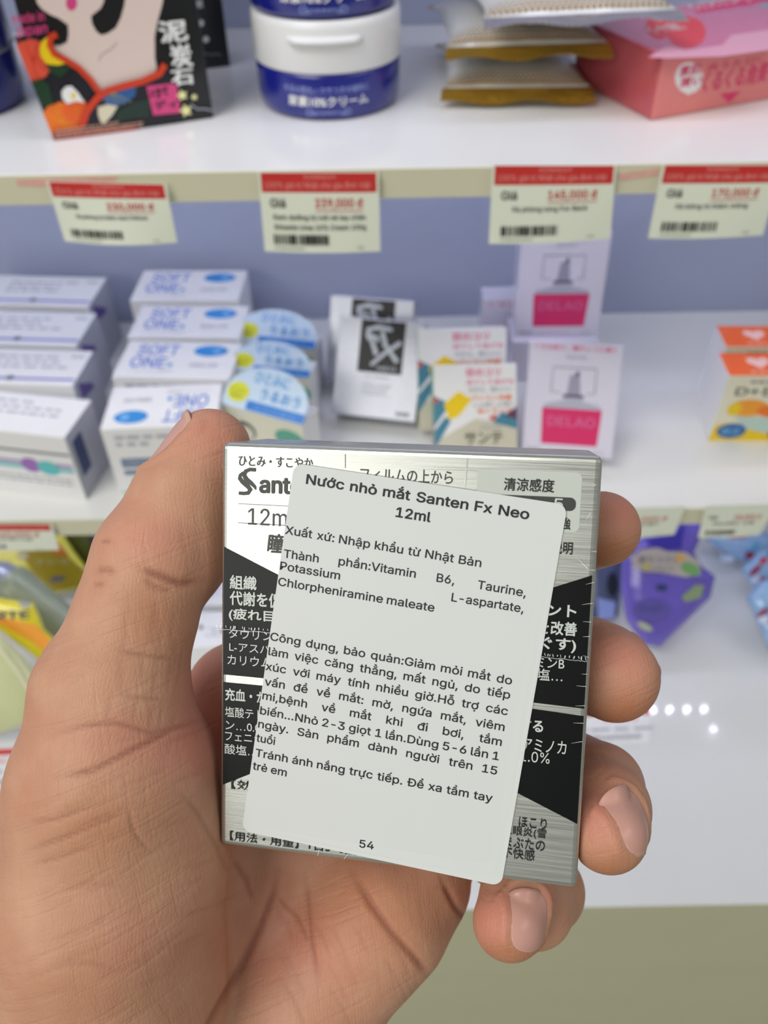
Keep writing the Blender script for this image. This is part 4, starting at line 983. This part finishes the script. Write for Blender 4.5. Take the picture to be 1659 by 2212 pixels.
for t, a_, b_ in (('Xuất xứ: Nhập khẩu từ Nhật Bản', (614, 1152), (1039, 1224)), ('Thành', (611, 1203), (689, 1214)), ('phần:Vitamin', (729, 1219), (898, 1247)), ('B6,', (940, 1255), (981, 1261)), ('Taurine,', (1028, 1270), (1135, 1288)),
                  ('Potassium', (603, 1229), (735, 1251)), ('L-aspartate,', (972, 1297), (1130, 1322)), ('Chlorpheniramine maleate', (599, 1263), (938, 1320)),
                  ('Công dụng, bảo quản:Giảm mỏi mắt do', (582, 1381), (1105, 1477)), ('làm việc căng thẳng, mất ngủ, do tiếp', (578, 1413), (1101, 1508)), ('xúc với máy tính nhiều giờ.Hỗ trợ các', (572, 1445), (1096, 1543)),
                  ('vấn đề về mắt: mờ, ngứa mắt, viêm', (570, 1478), (1089, 1577)), ('mi,bệnh về mắt khi đi bơi, tắm', (565, 1508), (1083, 1609)), ('biến…Nhỏ 2-3 giọt 1 lần.Dùng 5-6 lần 1', (560, 1540), (1077, 1640)),
                  ('ngày. Sản phẩm dành người trên 15', (556, 1569), (1073, 1671)), ('tuổi', (552, 1599), (595, 1607)), ('Tránh ánh nắng trực tiếp. Để xa tầm tay', (550, 1631), (1063, 1730)), ('trẻ em', (544, 1659), (620, 1675)), ('54', (774, 1827), (808, 1832))):
    P.line_px(t, (a_[0] + 3, a_[1]), b_, SZ, INK, .010, 1.17)
P.build('lettering', sticker)

# ================================================================== the hand
# skeleton in the camera's millimetre frame: (pixel column, pixel row, distance mm, radius mm)
import openvdb
def J(u, v, z, r): return (np.array([(u - CU) / F_PX * z, (v - CV) / F_PX * z, z]), r)
VX = .55
lo = np.array([-92., -26., 116.]); hi = np.array([52., 178., 212.])
NG = np.ceil((hi - lo) / VX).astype(int)
ax_ = [lo[i] + VX * np.arange(NG[i]) for i in range(3)]
def field(): return np.full(NG, 30., np.float32)
def cone(Fd, A, B, k):
    """smooth union of a tapered capsule into the field"""
    (pa, ra), (pb, rb) = A, B; m = max(ra, rb) + 9
    l = np.minimum(pa, pb) - m; h = np.maximum(pa, pb) + m
    i0 = np.clip(((l - lo) / VX).astype(int), 0, NG - 1); i1 = np.clip(((h - lo) / VX).astype(int) + 1, 1, NG)
    if np.any(i1 <= i0): return
    X = ax_[0][i0[0]:i1[0], None, None] - pa[0]; Y = ax_[1][None, i0[1]:i1[1], None] - pa[1]; Z = ax_[2][None, None, i0[2]:i1[2]] - pa[2]
    d = pb - pa; L2 = d @ d
    t = np.clip((X * d[0] + Y * d[1] + Z * d[2]) / L2, 0, 1).astype(np.float32)
    ts = t * t * (3 - 2 * t) * .4 + t * .6
    q = np.sqrt((X - t * d[0]) ** 2 + (Y - t * d[1]) ** 2 + (Z - t * d[2]) ** 2) - (ra + (rb - ra) * ts)
    s = (slice(i0[0], i1[0]), slice(i0[1], i1[1]), slice(i0[2], i1[2])); g = Fd[s]; q = q.astype(np.float32)
    hh = np.clip(.5 + .5 * (g - q) / k, 0, 1); Fd[s] = g * (1 - hh) + q * hh - k * hh * (1 - hh)
def chain(Fd, js, k):
    for a, b_ in zip(js, js[1:]): cone(Fd, a, b_, k)
def smin(a, b_, k):
    hh = np.clip(.5 + .5 * (a - b_) / k, 0, 1); return a * (1 - hh) + b_ * hh - k * hh * (1 - hh)
#@@SKELETON@@
palm = field()
chain(palm, [J(235, 2900, 186, 27), J(250, 2560, 176, 25), J(330, 2330, 172, 17), J(430, 1900, 182, 12), J(470, 1700, 183, 12), J(515, 1500, 184, 11.6)], 6)
chain(palm, [J(330, 2560, 180, 20), J(440, 2250, 180, 15), J(600, 1900, 189, 13), J(720, 1400, 192, 11)], 7)
chain(palm, [J(450, 2560, 182, 18), J(580, 2200, 183, 15), J(740, 1900, 191, 13), J(860, 1500, 194, 10.5)], 7)
chain(palm, [J(500, 2600, 184, 20), J(650, 2175, 180, 16.2), J(790, 2005, 181, 14.6), J(852, 1948, 182, 13.6), J(914, 1900, 184, 9.2), J(940, 1700, 188, 10)], 5)
chain(palm, [J(235, 2900, 186, 27), J(480, 2600, 184, 22)], 8)
th = field()
chain(th, [J(200, 2560, 172, 22), J(215, 2200, 158, 19.5), J(212, 1960, 152, 18.2), J(225, 1700, 149, 16.2), J(240, 1500, 149, 13.3), J(292, 1335, 150, 10.4), J(330, 1215, 152, 10.3), J(395, 1085, 155, 9.1), J(448, 985, 157, 7.5), J(456, 966, 157.5, 6.9)], 3.5)
chain(th, [J(300, 2150, 164, 17), J(300, 1830, 157, 15.6), J(305, 1650, 154, 13.5)], 6)
chain(th, [J(395, 1100, 156, 8.0), J(350, 1200, 153, 10.0), J(395, 1195, 155, 8.8)], 3)
hand = smin(palm, th, 3.2)
for js, kk in (([J(515, 1500, 186, 11), J(800, 1330, 194, 9.5), J(1050, 1225, 190, 9), J(1215, 1165, 175, 8.3), J(1300, 1143, 161, 7.4)], 1.6),
               ([J(720, 1400, 192, 10.5), J(950, 1385, 196, 9.6), J(1140, 1395, 188, 9.2), J(1272, 1430, 168, 8.9), J(1300, 1446, 160, 8.8), J(1326, 1462, 153, 8.3)], 1.6),
               ([J(860, 1500, 194, 10), J(1000, 1560, 196, 9.5), J(1160, 1630, 186, 9), J(1297, 1698, 164, 8.2), J(1309, 1745, 154, 7.9), J(1312, 1798, 146, 7.0)], 1.2),
               ([J(930, 1760, 188, 9.5), J(1060, 1810, 190, 9), J(1176, 1924, 180, 8.3), J(1152, 1960, 171, 7.8), J(1120, 1930, 164, 7.2), J(1100, 1992, 159, 7.0)], 1.2)):
    fg = field(); chain(fg, js, 1.5); hand = smin(hand, fg, kk)
# press the skin flat against the box
cw = np.array([[RT.x, RT.y, RT.z], [-UP.x, -UP.y, -UP.z], [FW.x, FW.y, FW.z]])
bo = cw @ np.array(orig - CAM) * 1000; bx, by, bz = (cw @ np.array(a) for a in (XA, YA, ZA))
X = ax_[0][:, None, None] - bo[0]; Y = ax_[1][None, :, None] - bo[1]; Z = ax_[2][None, None, :] - bo[2]
def loc_(a): return (X * a[0] + Y * a[1] + Z * a[2]).astype(np.float32)
g = .12
qx = np.abs(loc_(bx) - BW * 500) - BW * 500 - g; qy = np.abs(loc_(by) - BD * 500) - BD * 500 - g; qz = np.abs(loc_(bz) - BH * 500) - BH * 500 - g
bd = np.maximum(np.maximum(qx, qy), qz)
hand = -smin(-hand, bd, .5)
del qx, qy, qz, bd, palm, th
grid = openvdb.FloatGrid(); grid.background = 30.0
grid.copyFromArray(hand.astype(np.float32), tolerance=0.0)
pts, tri, quads = grid.convertToPolygons(isovalue=0.0, adaptivity=0.0)
pts = pts.astype(np.float64) * VX + lo
def relax(p, faces, it, lam=.5):
    e_ = np.concatenate([faces[:, [0, 1]], faces[:, [1, 2]], faces[:, [2, 3]], faces[:, [3, 0]]])
    for _ in range(it):
        s = np.zeros_like(p); c = np.zeros(len(p))
        for a in range(3): s[:, a] = np.bincount(e_[:, 0], p[e_[:, 1], a], len(p)) + np.bincount(e_[:, 1], p[e_[:, 0], a], len(p))
        c = np.bincount(e_[:, 0], minlength=len(p)) + np.bincount(e_[:, 1], minlength=len(p))
        p = p + lam * (s / c[:, None] - p)
    return p
# drop the open end planes of the sampled block is not needed: the forearm is capped by the field limits
pts = relax(pts, quads, 3)
def normals(p, faces):
    n = np.cross(p[faces[:, 2]] - p[faces[:, 0]], p[faces[:, 3]] - p[faces[:, 1]]); o = np.zeros_like(p)
    for k in range(4):
        for a in range(3): o[:, a] += np.bincount(faces[:, k], n[:, a], len(p))
    return o / (np.linalg.norm(o, axis=1, keepdims=True) + 1e-9)
nr = normals(pts, quads)
g0 = pts.mean(0)
if (nr * (pts - g0)).sum() < 0: quads = quads[:, ::-1]; nr = -nr
# nails: (centre pixel, distance, outward normal and length direction in the camera frame, half length, half width mm)
NAILS = {'thumb': ((396, 964), 156, (-.86, -.46, -.18), (.48, -.87, .0), 6.5, 5.5),
         'ring': ((1352, 1772), 144, (.68, -.30, -.68), (.22, .88, -.35), 5.9, 4.9),
         'pinky': ((1135, 1985), 156, (.46, -.08, -.88), (-.30, .93, -.15), 5.6, 4.5),
         'middle': ((1390, 1428), 160, (.80, -.48, .36), (.35, .35, -.87), 4.2, 4.2)}
NF = {}
for k, ((u, v), z, n, l, hl, hw) in NAILS.items():
    c = np.array([(u - CU) / F_PX * z, (v - CV) / F_PX * z, z]); n = np.array(n, float); n /= np.linalg.norm(n); l = np.array(l, float); l -= n * (l @ n); l /= np.linalg.norm(l); s = np.cross(n, l)
    # settle the centre on the skin along the normal
    d_ = pts - c; rad = np.linalg.norm(d_ - (d_ @ n)[:, None] * n, axis=1); near = (rad < 1.2) & (np.abs(d_ @ n) < 7) & (nr @ n > .4)
    if near.any(): c = c + n * np.median((d_ @ n)[near])
    NF[k] = (c, n, l, s, hl, hw)
    d_ = pts - c; A_ = d_ @ l / hl; B_ = d_ @ s / hw; N_ = d_ @ n
    rho = (np.abs(A_) ** 2.6 + np.abs(B_) ** 2.6) ** (1 / 2.6); m_ = (N_ > -5.5) & (N_ < 3) & (nr @ n > -.1)
    free = np.clip((A_ - .7) * 3, 0, 1)         # no fold at the free edge
    dsp = np.where(m_, -.22 * np.exp(-np.clip(rho - .8, 0, 9) ** 2 / .03) + .42 * np.exp(-((rho - 1.17) / .13) ** 2) * (1 - free), 0)
    pts = pts + nr * dsp[:, None]
# skin creases (pixel polylines, depth mm, width px)
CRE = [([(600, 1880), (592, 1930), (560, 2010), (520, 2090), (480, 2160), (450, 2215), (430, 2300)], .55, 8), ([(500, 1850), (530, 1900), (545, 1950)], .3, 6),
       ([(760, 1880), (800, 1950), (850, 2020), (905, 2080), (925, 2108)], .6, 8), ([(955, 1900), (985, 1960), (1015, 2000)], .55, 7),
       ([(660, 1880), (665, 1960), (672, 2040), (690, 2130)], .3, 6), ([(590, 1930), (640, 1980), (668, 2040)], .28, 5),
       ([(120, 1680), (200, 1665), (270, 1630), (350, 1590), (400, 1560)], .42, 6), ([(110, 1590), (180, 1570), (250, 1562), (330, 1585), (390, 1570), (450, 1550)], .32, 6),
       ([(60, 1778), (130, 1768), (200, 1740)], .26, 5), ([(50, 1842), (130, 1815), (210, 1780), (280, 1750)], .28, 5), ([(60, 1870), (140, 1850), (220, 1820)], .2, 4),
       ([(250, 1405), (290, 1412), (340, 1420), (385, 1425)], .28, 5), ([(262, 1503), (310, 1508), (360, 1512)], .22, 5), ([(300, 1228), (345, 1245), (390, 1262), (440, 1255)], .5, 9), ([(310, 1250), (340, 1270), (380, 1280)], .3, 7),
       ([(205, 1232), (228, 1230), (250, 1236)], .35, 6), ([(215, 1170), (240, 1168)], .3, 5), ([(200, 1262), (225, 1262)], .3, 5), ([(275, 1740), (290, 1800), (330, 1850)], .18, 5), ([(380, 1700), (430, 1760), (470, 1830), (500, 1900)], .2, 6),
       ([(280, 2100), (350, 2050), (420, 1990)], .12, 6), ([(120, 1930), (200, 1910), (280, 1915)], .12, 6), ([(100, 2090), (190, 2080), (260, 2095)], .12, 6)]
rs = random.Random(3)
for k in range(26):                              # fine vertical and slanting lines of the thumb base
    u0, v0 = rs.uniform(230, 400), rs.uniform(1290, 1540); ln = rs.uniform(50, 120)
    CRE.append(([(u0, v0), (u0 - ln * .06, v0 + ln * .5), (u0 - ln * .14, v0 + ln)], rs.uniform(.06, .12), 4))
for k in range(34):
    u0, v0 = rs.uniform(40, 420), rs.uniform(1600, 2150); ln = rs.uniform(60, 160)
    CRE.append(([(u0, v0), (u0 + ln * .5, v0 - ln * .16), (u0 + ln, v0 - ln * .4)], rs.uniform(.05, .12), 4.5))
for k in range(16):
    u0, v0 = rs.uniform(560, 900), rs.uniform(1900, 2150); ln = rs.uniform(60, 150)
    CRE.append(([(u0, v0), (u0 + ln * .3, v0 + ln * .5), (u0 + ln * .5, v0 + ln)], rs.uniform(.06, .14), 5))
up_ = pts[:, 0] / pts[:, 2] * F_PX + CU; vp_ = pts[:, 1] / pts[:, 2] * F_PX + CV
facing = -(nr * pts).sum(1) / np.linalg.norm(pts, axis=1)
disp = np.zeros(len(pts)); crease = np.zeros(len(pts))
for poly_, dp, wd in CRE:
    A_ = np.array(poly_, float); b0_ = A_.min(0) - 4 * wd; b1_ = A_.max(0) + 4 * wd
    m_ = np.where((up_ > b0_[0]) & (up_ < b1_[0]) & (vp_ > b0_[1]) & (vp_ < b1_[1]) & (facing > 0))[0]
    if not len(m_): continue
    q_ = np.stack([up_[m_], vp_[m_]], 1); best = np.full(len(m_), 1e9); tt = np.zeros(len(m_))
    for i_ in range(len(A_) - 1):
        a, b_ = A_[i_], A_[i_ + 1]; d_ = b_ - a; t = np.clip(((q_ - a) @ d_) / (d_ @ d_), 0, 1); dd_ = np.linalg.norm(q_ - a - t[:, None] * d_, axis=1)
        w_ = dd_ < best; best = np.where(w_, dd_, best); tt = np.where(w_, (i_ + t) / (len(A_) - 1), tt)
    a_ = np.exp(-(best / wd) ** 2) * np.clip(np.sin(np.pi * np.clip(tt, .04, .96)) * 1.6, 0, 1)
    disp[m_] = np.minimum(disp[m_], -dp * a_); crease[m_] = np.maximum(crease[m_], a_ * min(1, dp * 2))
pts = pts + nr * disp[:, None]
# colour attribute: red = flushed skin, green = crease, blue = brown painting in shade under the fingertips, per vertex
def blob(u, v, ru, rv): return np.exp(-(((up_ - u) / ru) ** 2 + ((vp_ - v) / rv) ** 2))
fl = sum(s * blob(u, v, a, b_) for u, v, a, b_, s in ((455, 930, 60, 60, .5), (320, 1160, 90, 60, .5), (1340, 1110, 60, 50, .7), (1340, 1410, 90, 60, .7), (1290, 1750, 60, 80, .7), (1060, 1990, 60, 70, .7), (430, 1500, 60, 120, .8), (300, 1600, 150, 60, .4), (640, 2050, 120, 90, .5), (420, 1640, 80, 60, .4), (330, 2030, 120, 70, .2), (1150, 1945, 60, 30, .5)))
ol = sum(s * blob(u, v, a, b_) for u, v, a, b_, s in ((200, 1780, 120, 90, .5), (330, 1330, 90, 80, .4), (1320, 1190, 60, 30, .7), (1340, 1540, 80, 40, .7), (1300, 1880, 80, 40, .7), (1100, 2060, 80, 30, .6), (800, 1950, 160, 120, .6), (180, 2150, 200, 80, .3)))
O0 = np.array(CAM); Wp = O0 + (pts[:, :1] * np.array(RT) - pts[:, 1:2] * np.array(UP) + pts[:, 2:] * np.array(FW)) / 1000
hb_ = np.array(cam2w(-.045, .07, .165))
me = bpy.data.meshes.new('hand')
me.vertices.add(len(Wp)); me.vertices.foreach_set('co', (Wp - hb_).astype(np.float32).ravel())
me.loops.add(quads.size); me.loops.foreach_set('vertex_index', quads.astype(np.int32).ravel())
me.polygons.add(len(quads)); me.polygons.foreach_set('loop_start', np.arange(0, quads.size, 4, dtype=np.int32))
me.update(calc_edges=True); me.validate(); me.polygons.foreach_set('use_smooth', np.ones(len(me.polygons), bool))
ca = me.color_attributes.new('tone', 'FLOAT_COLOR', 'POINT')
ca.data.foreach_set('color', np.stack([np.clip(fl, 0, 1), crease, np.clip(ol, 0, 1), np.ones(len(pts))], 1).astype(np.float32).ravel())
# skin
sk = bpy.data.materials.new('skin'); sk.use_nodes = True; nt = sk.node_tree; b = nt.nodes['Principled BSDF']; L_ = nt.links
def N(t, **k):
    n = nt.nodes.new(t)
    for a, v_ in k.items(): setattr(n, a, v_)
    return n
tc = N('ShaderNodeTexCoord'); at = N('ShaderNodeVertexColor'); at.layer_name = 'tone'; sp = N('ShaderNodeSeparateColor'); L_.new(at.outputs[0], sp.inputs[0])
def noise(sc, det=4, dist=0):
    n = N('ShaderNodeTexNoise'); n.inputs['Scale'].default_value = sc; n.inputs['Detail'].default_value = det; n.inputs['Distortion'].default_value = dist; L_.new(tc.outputs['Object'], n.inputs['Vector']); return n.outputs[0]
def mixc(f, a, b_):
    m = N('ShaderNodeMix', data_type='RGBA')
    for i_, x in ((0, f), (6, a), (7, b_)):
        if isinstance(x, (float, int)): m.inputs[i_].default_value = x
        elif isinstance(x, tuple): m.inputs[i_].default_value = (*x, 1)
        else: L_.new(x, m.inputs[i_])
    return m.outputs[2]
def mr(x, a, b_, c, d):
    m = N('ShaderNodeMapRange'); L_.new(x, m.inputs[0])
    for i_, q_ in enumerate((a, b_, c, d)): m.inputs[i_ + 1].default_value = q_
    return m.outputs[0]
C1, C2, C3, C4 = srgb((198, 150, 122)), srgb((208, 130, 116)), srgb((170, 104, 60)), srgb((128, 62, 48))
col = mixc(mr(noise(38, 5), .35, .7, 0, 1), C1, srgb((194, 138, 114)))
col = mixc(mr(noise(120, 5), .4, .75, 0, .45), col, srgb((218, 174, 146)))
def mul(a, b_):
    m = N('ShaderNodeMath', operation='MULTIPLY'); L_.new(a, m.inputs[0])
    if isinstance(b_, float): m.inputs[1].default_value = b_
    else: L_.new(b_, m.inputs[1])
    return m.outputs[0]
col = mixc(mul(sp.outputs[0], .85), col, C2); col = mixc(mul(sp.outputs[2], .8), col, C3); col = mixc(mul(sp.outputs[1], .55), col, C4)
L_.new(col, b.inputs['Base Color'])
b.inputs['Roughness'].default_value = .52; b.inputs['Specular IOR Level'].default_value = .35
b.inputs['Subsurface Weight'].default_value = .25; b.inputs['Subsurface Scale'].default_value = .004; b.inputs['Subsurface Radius'].default_value = (1, .35, .2)
# fingerprint ridges and pores
wv = N('ShaderNodeTexWave'); wv.inputs['Scale'].default_value = 520; wv.inputs['Distortion'].default_value = 26; wv.inputs['Detail'].default_value = 3; wv.inputs['Detail Scale'].default_value = .22; L_.new(tc.outputs['Object'], wv.inputs['Vector'])
vo = N('ShaderNodeTexVoronoi', feature='DISTANCE_TO_EDGE'); vo.inputs['Scale'].default_value = 620; L_.new(tc.outputs['Object'], vo.inputs['Vector'])
b1 = N('ShaderNodeBump'); b1.inputs['Strength'].default_value = .10; b1.inputs['Distance'].default_value = .00018; L_.new(wv.outputs[1], b1.inputs['Height'])
b2 = N('ShaderNodeBump'); b2.inputs['Strength'].default_value = .2; b2.inputs['Distance'].default_value = .00012; L_.new(mr(vo.outputs[0], 0, .12, 0, 1), b2.inputs['Height']); L_.new(b1.outputs[0], b2.inputs['Normal'])
def lines(d, fine, long_, seed):                # fine skin lines running along d
    d = d.normalized(); pr = d.cross(FW).normalized(); cb = N('ShaderNodeCombineXYZ')
    for i_, (v_, s_) in enumerate(((pr, fine), (d, long_))):
        q_ = N('ShaderNodeVectorMath', operation='DOT_PRODUCT'); L_.new(tc.outputs['Object'], q_.inputs[0]); q_.inputs[1].default_value = v_ * s_; L_.new(q_.outputs['Value'], cb.inputs[i_])
    cb.inputs[2].default_value = seed
    n = N('ShaderNodeTexNoise'); n.inputs['Scale'].default_value = 1; n.inputs['Detail'].default_value = 3; n.inputs['Distortion'].default_value = .6; L_.new(cb.outputs[0], n.inputs['Vector'])
    return mr(n.outputs[0], .36, .47, 0, 1)
b3 = N('ShaderNodeBump'); b3.inputs['Strength'].default_value = .30; b3.inputs['Distance'].default_value = .00022; L_.new(lines(RT + UP * .4, 620, 55, 1.7), b3.inputs['Height']); L_.new(b2.outputs[0], b3.inputs['Normal'])
b4 = N('ShaderNodeBump'); b4.inputs['Strength'].default_value = .20; b4.inputs['Distance'].default_value = .0002; L_.new(lines(UP - RT * .15, 700, 60, 5.2), b4.inputs['Height']); L_.new(b3.outputs[0], b4.inputs['Normal'])
L_.new(b4.outputs[0], b.inputs['Normal'])
me.materials.append(sk)
person = empty('person', Matrix.Translation(Vector(hb_)), 'bare left hand of a person, palm towards the viewer, holding the silver eye drop box', 'person')
ho = link('hand', me, person)
# nails
from mathutils.bvhtree import BVHTree
NM = mat('nail', (206, 156, 144), .34, coat=.15, spec=.4, noise=.05, nscale=90); NMF = mat('nail_free_edge', (206, 166, 148), .35, coat=.1)
bpy.context.view_layer.update()
bvh = BVHTree.FromPolygons([Vector(x) for x in pts], [tuple(int(i_) for i_ in q_) for q_ in quads])
for k, (c, n, l, s, hl, hw) in NF.items():
    c, n, l, s = map(Vector, (c, n, l, s)); NR, NA = 9, 48; vs, fs, mi = [], [], []
    def surf(a, b_, off):
        o_ = c + l * (a * hl) + s * (b_ * hw) + n * 9
        h_ = bvh.ray_cast(o_, -n, 20)
        d_ = (9 - h_[3]) if h_[0] else -4
        lim = -(abs(b_) ** 2.2) * hw * .62 - max(0, a - .5) * .2
        d_ = max(d_, lim - 1.9) if a < .7 else max(d_, lim - .7)
        return o_ + n * (d_ - 9 + off)
    def add(p_):
        q_ = cam2w(p_.x / 1000, p_.y / 1000, p_.z / 1000); vs.append(q_ - Vector(hb_))
    for side, off in ((0, .20), (1, -.35)):
        add(surf(0, 0, off))
        for r_ in range(1, NR + 1):
            for a_ in range(NA):
                t = 2 * math.pi * a_ / NA; rr_ = r_ / NR; x, y = math.cos(t), math.sin(t); e_ = 2 / 2.7
                aa = math.copysign(abs(x) ** e_, x) * rr_; bb = math.copysign(abs(y) ** e_, y) * rr_
                add(surf(aa, bb, off - (.30 * rr_ ** 8 if side == 0 else 0)))
    Q_ = 1 + NR * NA
    for sd in (0, 1):
        for a_ in range(NA):
            t_ = (sd * Q_, sd * Q_ + 1 + a_, sd * Q_ + 1 + (a_ + 1) % NA); fs.append(t_ if sd == 0 else t_[::-1]); mi.append(0)
            for r_ in range(NR - 1):
                i0_ = sd * Q_ + 1 + r_ * NA + a_; i1_ = sd * Q_ + 1 + r_ * NA + (a_ + 1) % NA; t_ = (i0_, i0_ + NA, i1_ + NA, i1_)
                fs.append(t_ if sd == 0 else t_[::-1]); tt_ = math.cos(2 * math.pi * (a_ + .5) / NA); mi.append(1 if (r_ >= NR - 2 and tt_ > .55) else 0)
    for a_ in range(NA):
        i0_ = 1 + (NR - 1) * NA + a_; i1_ = 1 + (NR - 1) * NA + (a_ + 1) % NA; fs.append((i0_, Q_ + i0_, Q_ + i1_, i1_)); mi.append(0)
    m2 = mesh('fingernail', vs, fs, [NM, NMF], mi, smooth=True)
    bm = bmesh.new(); bm.from_mesh(m2); bmesh.ops.recalc_face_normals(bm, faces=bm.faces); bm.to_mesh(m2); bm.free()
    link('fingernail', m2, person)
